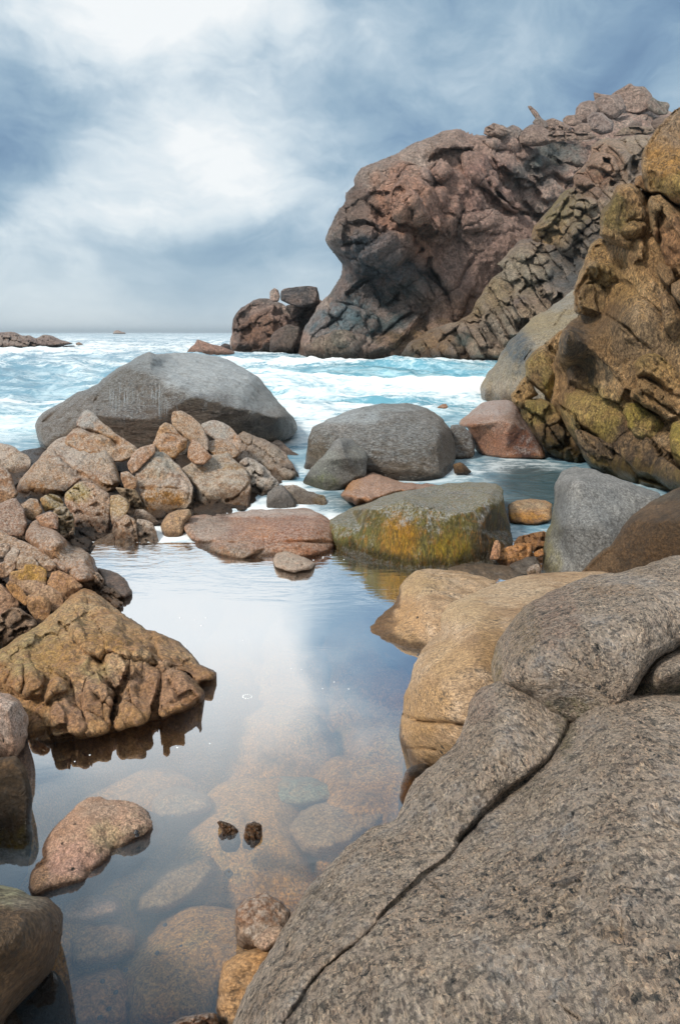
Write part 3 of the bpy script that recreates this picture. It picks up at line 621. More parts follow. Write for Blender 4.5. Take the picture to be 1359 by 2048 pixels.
    rock('cliff_face', None, None, out, M['head'], ctl=ctl, bulge=5, back=22, R=.10, pp=1.8, lobes=L, cracks=C, cells=[(60, 1.8, -40, .8, .6)], rough=.012, rfreq=16, fine=.8, fold=.020, step=2.2, jit=1.4, parent=e, seed=4242, ridged=True, lk=1.35, ck=1.9,
         stains=[(850, 300, 100, 45, PL, 1), (760, 350, 60, 35, (.42, .36, .32), .8), (920, 300, 60, 40, (.42, .30, .25), .6), (790, 400, 50, 70, PK, 1), (850, 450, 55, 75, PK, 1), (920, 380, 70, 70, (.42, .27, .22), .9), (980, 370, 60, 60, (.36, .23, .20), .7),
                 (940, 520, 100, 70, (.34, .24, .21), .7), (1000, 440, 70, 50, (.38, .27, .24), .6), (1060, 350, 50, 30, (.18, .19, .19), .8), (1110, 310, 55, 25, (.17, .22, .22), .8),
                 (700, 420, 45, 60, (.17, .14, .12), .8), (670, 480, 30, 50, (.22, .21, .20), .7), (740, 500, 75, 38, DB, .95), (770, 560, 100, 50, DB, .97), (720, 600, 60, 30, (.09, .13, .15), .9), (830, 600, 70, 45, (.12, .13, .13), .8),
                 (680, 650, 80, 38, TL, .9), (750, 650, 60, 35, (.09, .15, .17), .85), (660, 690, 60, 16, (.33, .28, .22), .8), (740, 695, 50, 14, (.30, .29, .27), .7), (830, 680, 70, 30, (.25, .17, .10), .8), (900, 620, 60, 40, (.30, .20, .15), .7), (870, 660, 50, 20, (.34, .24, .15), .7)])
    # boulders lying on the crest, in front of the sky
    return e
HD = headland()
def crest(lbl, pts, Yf, col=None, cells=None, facets=8, cat='boulder', bulge=None, name='boulder', rough=.04):
    xs = np.array(pts); cx, cy = xs.mean(0); pts = [(cx+(a-cx)*1.10, cy+(b-cy)*1.12) for a, b in pts]
    if bulge is None: bulge = .42*min(np.ptp(xs[:, 0]), np.ptp(xs[:, 1]))*Yf/F
    if col is None: col = [(.50, .42, .37), (.36, .33, .31), (.56, .44, .38)][len(pts) % 3]
    rock(name, lbl, cat, pts, M['head'], R=.9, it=1, Yf=Yf, facets=facets, cells=cells, rough=rough, fold=.007, ffac=.95, step=1.5, jit=.8, bulge=bulge, stains=[(cx, cy, 200, 200, col, .7)] if col else [])
PB = (.42, .34, .29)
crest('tilted cluster of thin slabs on the headland crest nearest the rounded brow', P('h', '295,320 300,285 330,275 345,262 400,280 370,258 415,290 420,325 360,340'), 70, PB, (9, 3, 25, .5, .4), cat='rock', name='slab')
crest('rounded grey boulder on the crest, left of the larger beige one', P('h', '410,350 410,295 445,275 480,285 505,310 500,350 450,365'), 71, (.27, .27, .26))
crest('large beige boulder on the crest below the leaning finger of rock', P('h', '490,340 510,300 550,275 600,280 640,310 665,360 620,380 540,385 495,370'), 70, (.38, .31, .27))
crest('thin finger of rock leaning left against the sky on the crest', P('h', '530,175 545,172 580,200 612,245 600,255 575,240 555,215'), 74, PB, None, 3, 'rock', name='rock')
crest('small rock propping the thin leaning finger of rock', P('h', '555,260 580,230 620,245 640,275 625,290 585,275'), 73, (.3, .29, .27), None, 4, 'rock', name='rock')
crest('low broken ledge on the crest between the finger and the summit blocks', P('h', '630,250 670,238 710,255 760,280 760,310 700,330 650,320 625,285'), 76, PB, (9, 1.6, 10, .5, .4), cat='rock', name='ledge')
crest('flat rounded boulder at the left foot of the summit stack', P('h', '720,245 745,225 790,218 815,240 820,270 770,275 730,262'), 80, PB)
crest('blunt beige block forming the left end of the summit stack', P('h', '790,230 795,185 820,155 860,145 900,150 915,190 890,240 840,255 810,250'), 82, (.45, .37, .33))
crest('broad angular block in the middle of the summit stack', P('h', '885,150 930,120 1000,113 1030,115 1060,180 1030,215 1000,235 940,225 900,200'), 83, (.40, .34, .31))
crest('small pointed slab sticking up behind the middle summit block', P('h', '890,95 930,105 975,112 960,135 900,140'), 87, PB, None, 3, 'rock', name='slab')
crest('tallest rounded boulder at the top of the summit', P('h', '990,110 1040,80 1090,50 1110,68 1160,70 1190,100 1215,150 1200,185 1120,205 1060,190 1030,120'), 88, (.44, .35, .30), facets=9)
crest('grey green boulder on the right shoulder of the tallest summit boulder', P('h', '1180,150 1210,125 1240,145 1285,150 1295,165 1285,210 1240,215 1190,190'), 87, (.24, .25, .22))
crest('pale cracked block resting just below the summit stack', P('h', '855,235 880,212 930,208 960,235 990,255 988,305 930,322 880,300 860,270'), 74, (.42, .38, .36), facets=5)
crest('low rounded boulder left of the pale cracked block', P('h', '780,290 810,265 850,265 875,290 870,310 800,310'), 74, PB)
crest('long low rock right of the pale cracked block', P('h', '1000,330 1050,290 1110,280 1200,285 1220,310 1180,325 1080,325'), 74, (.38, .32, .24), (12, 2, 5, .5, .4))
crest('small dark boulder on the ochre slope under the summit', P('h', '1080,270 1110,255 1150,260 1150,280 1090,282'), 79, (.2, .17, .15))
crest('rounded boulder at the edge of the near cliff under the summit', P('h', '1200,260 1240,235 1290,225 1300,260 1250,300 1215,290'), 66, (.27, .22, .18))
crest('long flat rock layer under the large beige crest boulder', P('h', '640,330 680,305 760,310 850,315 900,330 860,350 740,355 660,365'), 68, (.36, .30, .25), (10, 2.4, 0, .5, .4), cat='rock', name='ledge')

# ------------------------------------------------------------------ ridge in the middle distance
def ridge():
    e = empty('rock_ridge', (14, 50, 0)); tag(e, 'jointed buttress of stacked brown blocks climbing from the sea in front of the headland', 'cliff')
    outb = P('h', '-185,1560 -110,1450 0,1385 150,1340 230,1290 250,1240 300,1160 350,1090 400,1060 357,1030 400,990 450,940 480,900 560,890 640,890 700,900 760,880 860,900 900,1000 860,1150 800,1300 720,1450 600,1560')
    rock('lower_buttress', None, None, outb, M['ridge'], ctl=[(800, 718, 50), (990, 718, 47), (880, 640, 52), (950, 590, 52), (1000, 520, 54), (1040, 480, 56), (1100, 600, 46), (1150, 480, 54), (1060, 660, 45), (1180, 560, 46)], bulge=1.6, back=8, R=.35,
         cells=[(22, 2.8, 58, 1.6, .9)], fold=.010, rough=.014, rfreq=10, step=2, parent=e, seed=77, facets=0,
         lobes=[(P('h', '470,960 540,960 560,1000 520,1020 460,1010'), .8), (P('h', '560,990 620,980 650,1010 600,1040 560,1030'), .8), (P('h', '610,1060 660,1040 670,1090 640,1120'), .8), (P('h', '390,1060 470,1060 500,1110 440,1130 380,1100'), 1.0),
                (P('h', '490,1050 570,1040 620,1110 560,1140 500,1110'), 1.0), (P('h', '550,940 600,905 690,910 690,950 640,970 570,960'), 1.0), (P('h', '590,1150 650,1130 670,1190 610,1210'), 1.0), (P('h', '150,1380 270,1360 330,1470 400,1552 180,1552 240,1440'), 1.0),
                (P('h', '260,1300 330,1280 380,1350 440,1450 400,1480'), .9), (P('h', '340,1270 400,1250 470,1360 490,1420 440,1440'), .9), (P('h', '420,1230 460,1230 530,1330 500,1370'), .9), (P('h', '460,1190 520,1190 580,1280 560,1320'), .9)],
         stains=[(800, 700, 50, 25, (.10, .15, .15), .8), (860, 680, 45, 30, (.28, .18, .10), .7), (925, 680, 18, 14, (.06, .10, .10), .9), (930, 620, 30, 30, (.30, .20, .12), .6), (1050, 540, 70, 40, (.52, .47, .38), .8), (980, 600, 50, 40, (.46, .37, .24), .7), (1130, 540, 40, 50, (.13, .14, .145), .9), (1000, 650, 45, 40, (.24, .22, .20), .5)])
    outt = P('h', '540,900 560,830 640,740 720,640 780,610 778,550 850,480 880,430 870,380 930,350 1000,345 1080,330 1160,325 1220,340 1300,420 1280,640 1100,800 960,960 860,1010 760,1000 640,930')
    rock('upper_buttress', None, None, outt, M['ridge'], ctl=[(1060, 480, 55), (1120, 400, 56), (1160, 480, 50), (1180, 330, 57), (1220, 400, 52), (1200, 275, 61), (1290, 275, 60), (1280, 380, 52)], bulge=1.8, back=9, R=.4,
         cells=[(17, 1.3, 45, 1.0, .7), (45, 1.3, 50, .8, .5)], fold=.014, rough=.02, rfreq=9, step=2, parent=e, seed=91,
         lobes=[(P('h', '780,600 790,540 850,540 900,600 840,615'), 1.6), (P('h', '850,500 890,420 960,420 1010,450 1030,520 1000,560 940,520 880,500'), 1.6), (P('h', '940,450 980,455 975,485 945,475'), -1.8, .9), (P('h', '975,575 1010,585 1000,610 975,605'), -1.5, .9),
                (P('h', '960,380 1000,360 1050,360 1060,400 1100,450 1080,580 1060,500 1020,430'), 1.4), (P('h', '1090,460 1130,470 1140,530 1100,560 1080,520'), -1.4, .9), (P('h', '750,720 770,680 830,660 900,670 910,710 850,740'), 1.4),
                (P('h', '780,720 830,740 820,780 780,770'), 1.2), (P('h', '700,740 745,730 750,770 710,775'), .9), (P('h', '560,850 640,750 720,660 760,650 700,760 640,840'), 1.6), (P('h', '780,800 830,800 830,850 770,890 750,850'), 1.2)],
         stains=[(1130, 420, 60, 50, (.50, .42, .28), .8), (1190, 330, 70, 50, (.60, .42, .32), .9), (1100, 470, 60, 25, (.48, .34, .18), .7), (1170, 500, 40, 60, (.12, .12, .12), .7), (1100, 400, 40, 40, (.33, .28, .16), .7), (1180, 370, 40, 30, (.30, .17, .12), .5)])
ridge()

# ------------------------------------------------------------------ sloping wedge by the channel
rock('rock_slope', 'smooth sloping wedge of grey and tan rock dipping into the surf by the near cliff', 'rock', P('d', '180,690 178,640 215,560 270,500 295,450 335,380 400,310 480,225 560,185 650,120 725,60 800,40 900,200 800,500 700,800 500,830 330,800 200,720'), M['wedge'],
     ctl=[(965, 790, 21), (1080, 800, 17.5), (1000, 700, 22), (1070, 620, 24), (1145, 580, 26), (1130, 680, 18.5), (1050, 720, 18.5), (1180, 800, 15)], bulge=.9, back=4, R=.3, facets=7, ffac=.5, rough=.010, rfreq=6, step=2.4,
     cracks=[(P('d', '500,225 580,255 640,270'), 1.5, .15), (P('d', '585,255 520,310 480,400'), 1.3, .12), (P('d', '700,170 600,290 440,470'), 2, .3), (P('d', '560,185 620,220 650,230'), 1.3, .12)],
     stains=[(1035, 700, 35, 42, (.09, .11, .125), .95), (1000, 745, 30, 40, (.30, .27, .22), .8), (1100, 650, 50, 30, (.35, .30, .20), .7), (1090, 600, 60, 25, (.30, .32, .32), .5), (1030, 780, 60, 22, (.42, .36, .30), .7)])

# ------------------------------------------------------------------ near cliff on the right
def near_cliff():
    e = empty('sea_cliff', (5.5, 10, 0)); tag(e, 'tall near cliff of piled ochre and brown lobes filling the right edge', 'cliff')
    OC = (.52, .36, .19); YG = (.42, .34, .13); BR = (.17, .12, .075); OR = (.56, .34, .15)
    def part(pts, Yf, Yt=None, bulge=.5, cells=None, facets=9, lobes=(), cracks=(), stains=(), R=.45, rough=.012, label=None, ctl=None, name='rock_lobe', step=2.6, ffac=.9, back=1.5, fold=.026):
        rock(name, label, None, pts, M['cliff'], Yf=Yf, lean=(Yt-Yf) if Yt else .5, bulge=bulge, back=back, R=R, cells=cells, facets=facets, ffac=ffac, lobes=lobes, cracks=cracks, stains=stains, rough=rough, rfreq=5, parent=e, step=step, jit=1.8, ctl=ctl, fine=.5, fold=fold, strata=((.62, .2, .76), 5, 2.2))
    # main dark mass, undercut; dark browns along its foot are painted shade
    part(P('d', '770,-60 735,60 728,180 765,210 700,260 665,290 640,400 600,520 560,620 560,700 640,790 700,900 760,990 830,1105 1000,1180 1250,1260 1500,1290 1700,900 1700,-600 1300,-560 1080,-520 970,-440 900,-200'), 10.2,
         ctl=[(1150, 560, 11.6), (1290, 400, 10.9), (1095, 740, 11.3), (1110, 800, 11.0), (1140, 640, 11.2), (1130, 660, 9.6), (1160, 720, 10.3), (1150, 820, 10.0), (1200, 930, 9.6), (1340, 985, 8.3), (1250, 500, 10.4), (1250, 650, 9.8), (1300, 800, 9.4), (1359, 900, 8.6), (1359, 560, 9.8), (1450, 950, 8), (1450, 500, 9.6), (1220, 440, 11.5)],
         bulge=.5, R=.18, cells=[(70, 2.6, 42, .35, .16)], facets=0, rough=.006, fold=.014, name='rock_mass', back=4,
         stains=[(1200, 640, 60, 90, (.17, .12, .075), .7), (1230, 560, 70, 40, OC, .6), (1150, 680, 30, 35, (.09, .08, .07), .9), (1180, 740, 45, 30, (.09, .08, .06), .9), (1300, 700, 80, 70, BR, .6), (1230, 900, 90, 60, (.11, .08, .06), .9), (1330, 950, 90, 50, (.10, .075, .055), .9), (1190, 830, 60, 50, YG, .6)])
    part(P('d', '445,470 440,560 470,610 560,690 650,760 700,780 695,640 690,520 745,430 700,360 665,285 560,380 480,440'), 10.9, 11.6, .35, facets=5, stains=[(1090, 740, 70, 40, (.33, .27, .13), .8), (1110, 790, 40, 30, YG, .8), (1070, 775, 16, 40, BR, .7)], cracks=[(P('d', '560,380 620,430 690,500'), 2, .16), (P('d', '480,480 500,560 560,640'), 2, .10)])
    part(P('d', '355,680 390,640 440,560 480,610 520,680 480,700 415,770 370,730'), 10.9, 11.3, .3, cells=(12, 1.3, 50, .12, .1), facets=0, stains=[(1040, 785, 40, 40, OC, .7)])
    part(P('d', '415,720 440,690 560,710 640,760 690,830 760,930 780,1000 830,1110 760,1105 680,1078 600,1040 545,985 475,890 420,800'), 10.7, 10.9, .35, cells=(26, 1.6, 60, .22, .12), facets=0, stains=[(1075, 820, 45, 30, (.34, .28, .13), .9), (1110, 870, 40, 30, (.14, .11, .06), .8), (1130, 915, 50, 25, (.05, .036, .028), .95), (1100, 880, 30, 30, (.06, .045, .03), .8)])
    part(P('d', '690,830 705,750 740,715 830,720 860,760 850,830 825,890 740,860'), 9.8, 10.1, .4, facets=5, stains=[(1150, 830, 50, 40, YG, .7), (1170, 815, 25, 18, (.25, .24, .22), .5)])
    part(P('d', '690,520 720,435 800,430 900,470 990,520 1010,580 950,680 900,760 860,720 760,715 700,730 685,620'), 9.9, 10.3, .5, facets=5, stains=[(1160, 730, 40, 35, (.055, .05, .045), .85), (1200, 770, 40, 20, OC, .7), (1150, 750, 22, 30, (.15, .10, .06), .6), (1215, 740, 30, 25, (.20, .13, .06), .7)])
    part(P('d', '820,900 850,850 910,790 950,715 1010,720 1030,840 1060,930 1080,970 1040,1010 930,970 860,940'), 9.5, 9.8, .4, facets=6, stains=[(1190, 860, 40, 25, YG, .8), (1215, 820, 18, 40, (.13, .12, .10), .8), (1225, 800, 12, 16, OC, .7)])
    part(P('d', '960,690 980,640 1040,600 1100,600 1110,640 1060,690 1010,720'), 9.7, 9.9, .25, facets=4, stains=[(1245, 780, 40, 25, (.30, .23, .06), .7)])
    part(P('d', '1015,790 1030,720 1100,715 1200,780 1300,850 1310,900 1280,1030 1230,1040 1150,990 1080,940 1040,850'), 8.9, 9.2, .55, facets=6, stains=[(1280, 830, 60, 40, (.38, .31, .11), .9), (1300, 890, 40, 30, (.33, .28, .12), .8)])
    part(P('d', '1060,700 1070,650 1100,630 1100,580 1150,575 1250,640 1359,740 1480,820 1480,880 1359,830 1300,845 1200,780 1100,720'), 8.8, 9.1, .3, cells=(9, 7, 32, .10, .12), facets=0, stains=[(1300, 790, 90, 50, (.40, .27, .15), .8)])
    part(P('d', '1085,500 1110,450 1190,418 1260,425 1330,470 1450,560 1480,760 1359,730 1250,630 1160,575 1100,570'), 8.9, 9.3, .5, cells=(10, 6, 35, .05, .05), facets=0, stains=[(1300, 720, 50, 20, (.42, .31, .16), .9), (1330, 750, 60, 30, OC, .7)])
    part(P('d', '1095,210 1120,178 1170,172 1230,230 1260,300 1310,380 1330,440 1270,420 1200,400 1180,300'), 9.1, 9.5, .35, facets=4, stains=[(1300, 660, 40, 50, (.30, .21, .12), .7)])
    part(P('d', '1235,130 1260,60 1300,40 1350,140 1480,200 1480,560 1359,470 1310,380 1260,280'), 8.9, 9.3, .5, facets=5, stains=[(1340, 640, 50, 70, (.28, .18, .11), .7)])
    part(P('d', '1300,20 1359,0 1500,0 1500,250 1359,160 1310,90'), 8.6, 9.0, .35, facets=4, stains=[(1350, 590, 40, 40, (.38, .26, .17), .7)])
    part(P('d', '1290,930 1310,850 1359,830 1480,840 1480,1150 1359,1130 1300,1020'), 8.2, 8.5, .4, facets=5, stains=[(1345, 880, 40, 50, YG, .9)])
    part(P('d', '1065,1000 1100,950 1160,990 1230,1060 1250,1120 1180,1110 1090,1060'), 9.0, 9.2, .3, facets=4, stains=[(1285, 910, 40, 30, (.28, .23, .09), .8)])
    part(P('d', '725,890 760,880 900,940 1060,1010 1150,1100 1290,1200 1250,1260 1100,1190 900,1130 830,1110 770,1000'), 9.3, 9.5, .3, cells=(16, 5, 40, .12, .10), facets=0, stains=[(1220, 920, 120, 60, (.13, .10, .075), .9)])  # brown wash is painted shade, low on the cliff
    # upper lobes
    part(P('h', '910,890 1000,920 1120,990 1235,1040 1270,1150 1200,1240 1100,1290 1120,1400 900,1330 790,1300 775,1170 820,1080 850,960'), 10.0, 10.6, .8, facets=8, cells=(24, 3, 70, .08, .06), stains=[(1230, 550, 60, 30, (.42, .31, .16), .8), (1200, 500, 40, 30, OC, .7), (1270, 600, 40, 40, (.18, .12, .07), .6), (1190, 600, 40, 40, (.22, .17, .10), .6)])
    part(P('h', '915,800 925,740 980,690 1010,600 1080,590 1120,600 1185,650 1200,760 1230,900 1255,1000 1230,1045 1130,1000 1030,940 920,880'), 9.9, 10.4, .7, facets=6, lobes=[(P('h', '1030,840 1090,790 1170,800 1170,870 1120,900 1060,890'), .28)], stains=[(1230, 430, 45, 40, (.20, .17, .08), .85), (1265, 460, 22, 22, (.44, .31, .17), .8), (1280, 500, 30, 30, (.35, .24, .13), .7)])
    part(P('h', '1180,700 1195,655 1260,650 1310,700 1359,740 1500,760 1500,1200 1359,1120 1320,1150 1270,1000 1240,940 1200,850'), 9.2, 9.6, .6, facets=6, cracks=[(P('h', '1260,720 1240,800 1250,900 1240,960'), 2.5, .2)], stains=[(1310, 430, 30, 40, (.42, .30, .18), .8), (1345, 480, 40, 50, (.45, .27, .17), .8)])
    part(P('h', '1225,1050 1250,1020 1320,1050 1330,1130 1300,1165 1250,1110'), 9.3, 9.5, .25, facets=4, stains=[(1325, 550, 40, 30, (.33, .22, .13), .7)])
    part(P('h', '1420,150 1359,168 1310,205 1265,255 1200,340 1160,400 1145,470 1155,560 1185,650 1260,655 1359,720 1500,760 1560,400'), 9.4, 10.6, .9, facets=7, stains=[(1330, 330, 45, 40, OR, .8), (1350, 250, 40, 50, (.40, .31, .24), .7), (1300, 380, 40, 25, (.16, .12, .05), .7), (1345, 370, 40, 20, YG, .6)])
    part(P('h', '1115,560 1140,545 1170,560 1180,640 1140,620 1110,600'), 10.5, 10.8, .2, facets=3, stains=[(1285, 365, 30, 30, (.44, .28, .17), .8)])
near_cliff()
# ------------------------------------------------------------------ middle boulders
G = P('a', '290,760 262,680 243,580 270,520 340,455 400,430 510,370 550,350 660,300 690,270 800,190 880,150 950,105 1010,80 1060,100 1150,92 1280,85')+P('b', '320,95 420,105 500,120 600,170 720,240 800,330 850,400 920,470 980,540 1000,600 965,660 900,690 780,720 600,800 300,880 0,850')+P('a', '700,830 450,800')
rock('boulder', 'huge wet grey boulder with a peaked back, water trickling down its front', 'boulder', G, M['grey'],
     ctl=[(85, 895, 11.9), (300, 915, 11.3), (560, 900, 12.1), (75, 850, 12.6), (180, 830, 11.7), (300, 840, 11.2), (420, 840, 11.2), (520, 870, 11.6), (592, 850, 12.8), (190, 768, 12.6), (300, 745, 12.1), (300, 706, 13.4), (390, 795, 11.2), (480, 815, 11.3), (560, 835, 11.9), (340, 765, 11.7), (345, 712, 14.6), (430, 712, 15.5), (500, 740, 15), (560, 800, 13.9), (120, 805, 12.6), (250, 735, 12.7)],
     flat=1.6, bulge=.35, back=2.2, R=.10, facets=0, rough=.009, rfreq=10, ridged=True, step=2.6, strata=((.5, -.3, 1), 9, .12), fold=.006,
     cracks=[(P('a', '560,350 480,420 380,480 300,560'), 2.5, .10), (P('a', '860,190 780,260 700,330 640,420'), 2, .08)],
     stains=[(300, 790, 150, 40, (.10, .08, .062), .8), (140, 840, 70, 50, (.15, .12, .095), .8), (420, 810, 90, 25, (.06, .05, .042), .9), (300, 850, 120, 40, (.085, .06, .045), .9), (540, 850, 60, 22, (.075, .07, .065), .9), (440, 750, 130, 36, (.50, .54, .56), .95), (400, 725, 110, 22, (.46, .50, .52), .9), (520, 790, 60, 30, (.32, .35, .36), .7), (300, 730, 40, 18, (.16, .18, .19), .6), (240, 760, 60, 30, (.11, .10, .085), .6)])  # pale blue-grey patches paint the wet highlight on its back
GD = rock.last
# trickles of water running down the front of the huge boulder
def trickles():
    tm = bpy.data.materials.new('running_water'); tm.use_nodes = True; t = NT(tm.node_tree)
    bs = t.n('ShaderNodeBsdfPrincipled', {'Base Color': (.62, .72, .78, 1), 'Roughness': .3, 'Alpha': .2}); t.n('ShaderNodeOutputMaterial', {0: bs.outputs[0]})
    rs = np.random.RandomState(5); V = []; Q = []
    spots = [(272, 800, 848, 3), (247, 770, 850, 5), (232, 805, 850, 4), (300, 780, 816, 4), (316, 770, 845, 8), (330, 800, 842, 7), (345, 810, 835, 4), (403, 795, 835, 2), (412, 790, 818, 2), (225, 775, 830, 5), (260, 760, 820, 5), (285, 765, 810, 4), (180, 812, 850, 0)]
    rock.last = GD
    for (x, a, b, n) in spots:
        for k in range(n*2):
            px = x + rs.uniform(-11, 11); ya = a + rs.uniform(-14, 22); yb = ya + (b-a)*rs.uniform(.25, 1.0); w = rs.uniform(.25, .75)
            m = 14; ys = np.linspace(ya, yb, m); xs = px + np.cumsum(rs.uniform(-.5, .45, m)); D = sample(xs, ys) - .035
            D = np.minimum.accumulate(D[::-1])[::-1] if False else D
            i0 = len(V)
            for j in range(m):
                ww = w*(.5 + .5*math.sin(math.pi*min(1, (j+1)/m*1.3)))
                for s in (-1, 0, 1): V.append(pos(xs[j]+s*ww, ys[j], D[j] - (.012 if s == 0 else 0)))
            for j in range(m-1):
                for s in (0, 1): Q.append((i0+3*j+s, i0+3*j+s+1, i0+3*j+4+s, i0+3*j+3+s))
    o = mesh_obj('trickling_water', np.array(V), np.array(Q), tm); tag(o, 'thin white trickles of water running down the dark face of the huge boulder', 'water', None, 'stuff')
trickles()
rock('boulder', 'large smooth domed grey boulder in the centre of the channel', 'boulder', P('c', '85,600 90,560 110,400 130,310 150,260 230,210 400,140 500,115 600,95 700,90 800,92 900,112 1000,170 1050,215 1085,270 1110,350 1128,430 1110,560 1060,640 850,670 500,660 250,650'), M['grey'],
     ctl=[(620, 960, 9.9), (750, 960, 9.4), (900, 945, 9.7), (640, 870, 10.0), (760, 880, 9.6), (880, 880, 9.9), (650, 850, 10.4), (760, 830, 10.5), (860, 835, 10.5), (905, 890, 10.4), (700, 820, 11.0), (840, 812, 11.1)],
     bulge=.5, back=1.6, R=.4, pp=2.4, facets=9, ffac=.4, rough=.014, rfreq=6, step=2.5, fine=.5, fold=.006,
     stains=[(790, 880, 100, 45, (.115, .11, .10), .8), (640, 890, 30, 40, (.10, .085, .06), .7), (720, 920, 70, 25, (.11, .10, .09), .7), (690, 832, 90, 16, (.42, .46, .48), .8), (790, 815, 90, 8, (.30, .33, .34), .7), (880, 900, 25, 40, (.14, .12, .10), .6)])
rock('rock', 'squared grey green block leaning up against the domed boulder', 'rock', P('c', '45,670 85,620 150,520 260,400 300,350 340,325 400,328 450,370 512,420 528,460 518,560 505,590 440,620 370,670 250,720 130,690'), M['slate'],
     ctl=[(600, 975, 9.2), (650, 990, 8.7), (715, 955, 8.75), (680, 880, 9.1), (650, 920, 8.8), (690, 915, 8.7), (733, 915, 9.0), (700, 878, 9.5)], flat=1.2, bulge=.12, back=.5, R=.2, facets=0, rough=.02, fold=.008, step=2.2,
     stains=[(640, 970, 40, 22, (.10, .11, .06), .9), (700, 930, 30, 40, (.07, .065, .055), .8), (650, 925, 30, 22, (.17, .18, .16), .6), (715, 905, 20, 20, (.20, .20, .18), .5)])
rock('rock', 'low orange wet rock in front of the domed boulder', 'rock', P('c', '335,730 380,660 430,600 500,580 560,553 640,580 760,625 900,640 1010,640 1000,690 800,720 650,760 560,790 440,780'), M['red'], mound=.30, yb=1012, step=2.2, rough=.02,
     stains=[(750, 970, 60, 40, (.42, .24, .15), .8), (695, 965, 25, 20, (.46, .22, .07), .8)])
rock('rock', 'small weedy rock at the right foot of the domed boulder', 'rock', P('c', '1105,500 1150,490 1180,505 1240,550 1200,575 1110,575'), M['gap'], Yf=9.6, rough=.08, step=2)
rock('block', 'big squared block with a pale top and green and orange algae on its front', 'boulder', P('z', '658,1040 692,1020 727,1006 768,991 804,982 845,975 889,968 950,965 993,966 1003,978 1010,1017 1020,1060 1026,1084 1018,1120 1000,1150 942,1160 884,1165 821,1160 748,1140 700,1122 672,1100 662,1075'), M['olive'],
     ctl=[(662, 1090, 6.2), (740, 1110, 5.9), (821, 1131, 5.66), (900, 1131, 5.66), (980, 1120, 5.8), (1015, 1090, 6.0), (665, 1045, 6.45), (740, 1015, 6.1), (800, 1003, 6.0), (860, 1015, 5.85), (900, 1028, 5.78), (940, 1020, 5.85), (975, 1000, 6.0), (990, 1010, 6.0),
          (800, 1050, 5.8), (880, 1070, 5.7), (960, 1060, 5.8), (720, 1060, 6.05), (700, 1018, 7.2), (768, 991, 7.3), (850, 975, 7.4), (930, 967, 7.5), (995, 967, 7.4), (1005, 1000, 6.5), (1020, 1060, 6.4), (820, 990, 6.6), (910, 995, 6.5)],
     flat=1.5, bulge=.08, back=.9, R=.08, rough=.007, fold=.005, rfreq=8, step=2.2, cracks=[(P('c', '920,715 1020,690 1060,680 1150,670 1200,650'), 2, .08), (P('c', '960,810 1000,800 1010,790'), 2, .05)],
     stains=[(980, 1060, 42, 60, (.055, .045, .03), .95), (1000, 1090, 30, 40, (.04, .033, .025), .9), (800, 1070, 40, 40, (.40, .21, .04), .7), (900, 1090, 40, 30, (.33, .24, .05), .6), (700, 1070, 40, 30, (.13, .14, .06), .7), (860, 1060, 30, 30, (.07, .065, .035), .6), (750, 1090, 50, 30, (.14, .12, .05), .5)])
rock('slab', 'long low red brown slab dividing the pool from the channel', 'rock', P('f', '185,190 240,162 330,150 450,147 600,120 800,113 950,108 1060,160 1120,225 1128,330 1100,390 1000,420 800,450 560,500 400,500 320,480 270,400 250,310 200,240'), M['red'],
     ctl=[(375, 1060, 6.6), (400, 1110, 6.2), (450, 1128, 6.0), (560, 1112, 6.0), (660, 1095, 6.15), (385, 1035, 7.0), (450, 1030, 7.3), (520, 1020, 7.4), (620, 1015, 7.4), (660, 1045, 6.6), (450, 1090, 6.1), (560, 1060, 6.3), (500, 1050, 6.6), (630, 1050, 6.35)], bulge=.12, back=.7, R=.25, fold=.008, rough=.014, rfreq=6, step=2.3,
     lobes=[(P('f', '350,180 450,165 650,160 700,200 600,230 520,270 420,230'), -.12, .9), (P('f', '260,320 400,310 640,330 700,350 560,430 400,440 300,420'), .05, .6)], cracks=[(P('f', '260,325 450,315 640,330 900,310 1125,320'), 2.5, .05)],
     stains=[(420, 1060, 35, 30, (.40, .33, .28), .8), (470, 1110, 70, 18, (.24, .19, .14), .7), (570, 1060, 80, 30, (.30, .13, .07), .7), (520, 1065, 35, 14, (.45, .22, .11), .7), (530, 1025, 100, 9, (.60, .55, .52), .7), (410, 1100, 25, 18, (.16, .14, .11), .7)])
rock('boulder', 'rounded plum brown boulder with a pale wet back at the foot of the cliff', 'boulder', P('d', '50,845 120,780 200,720 280,705 340,710 400,745 440,820 500,900 550,1000 560,1060 450,1085 330,1085 200,1060 140,1000 105,880 60,865'), M['red'],
     ctl=[(940, 900, 11.6), (1010, 912, 11.0), (1080, 910, 10.9), (920, 845, 12.3), (935, 850, 11.4), (1000, 840, 11.2), (1020, 845, 11.1), (990, 800, 12.6), (1035, 810, 12.2), (960, 820, 12.2), (1050, 860, 11.2)], flat=1.5, bulge=.22, back=1, R=.2, facets=0, fold=.008, rough=.012, step=2.2,
     stains=[(970, 880, 60, 40, (.25, .155, .12), .95), (1000, 850, 40, 14, (.34, .25, .21), .8), (980, 815, 50, 20, (.42, .37, .36), .8), (1050, 870, 35, 60, (.06, .03, .028), .95)])
rock('rock', 'small dark wet rock squeezed between the domed boulder and the plum brown one', 'rock', P('d', '0,860 40,855 90,870 130,920 145,1000 140,1050 20,1060 -10,960'), M['grey'], Yf=10.9, lean=.6, facets=4, rough=.02, step=2, stains=[(922, 885, 40, 30, (.05, .038, .032), .9)])
rock('rock', 'tiny rock awash in the surf just above the domed boulder', 'rock', P('z', '872,816 882,808 892,807 896,814 890,818'), M['red'], Yf=17, rough=.04, step=1.3, jit=.5)
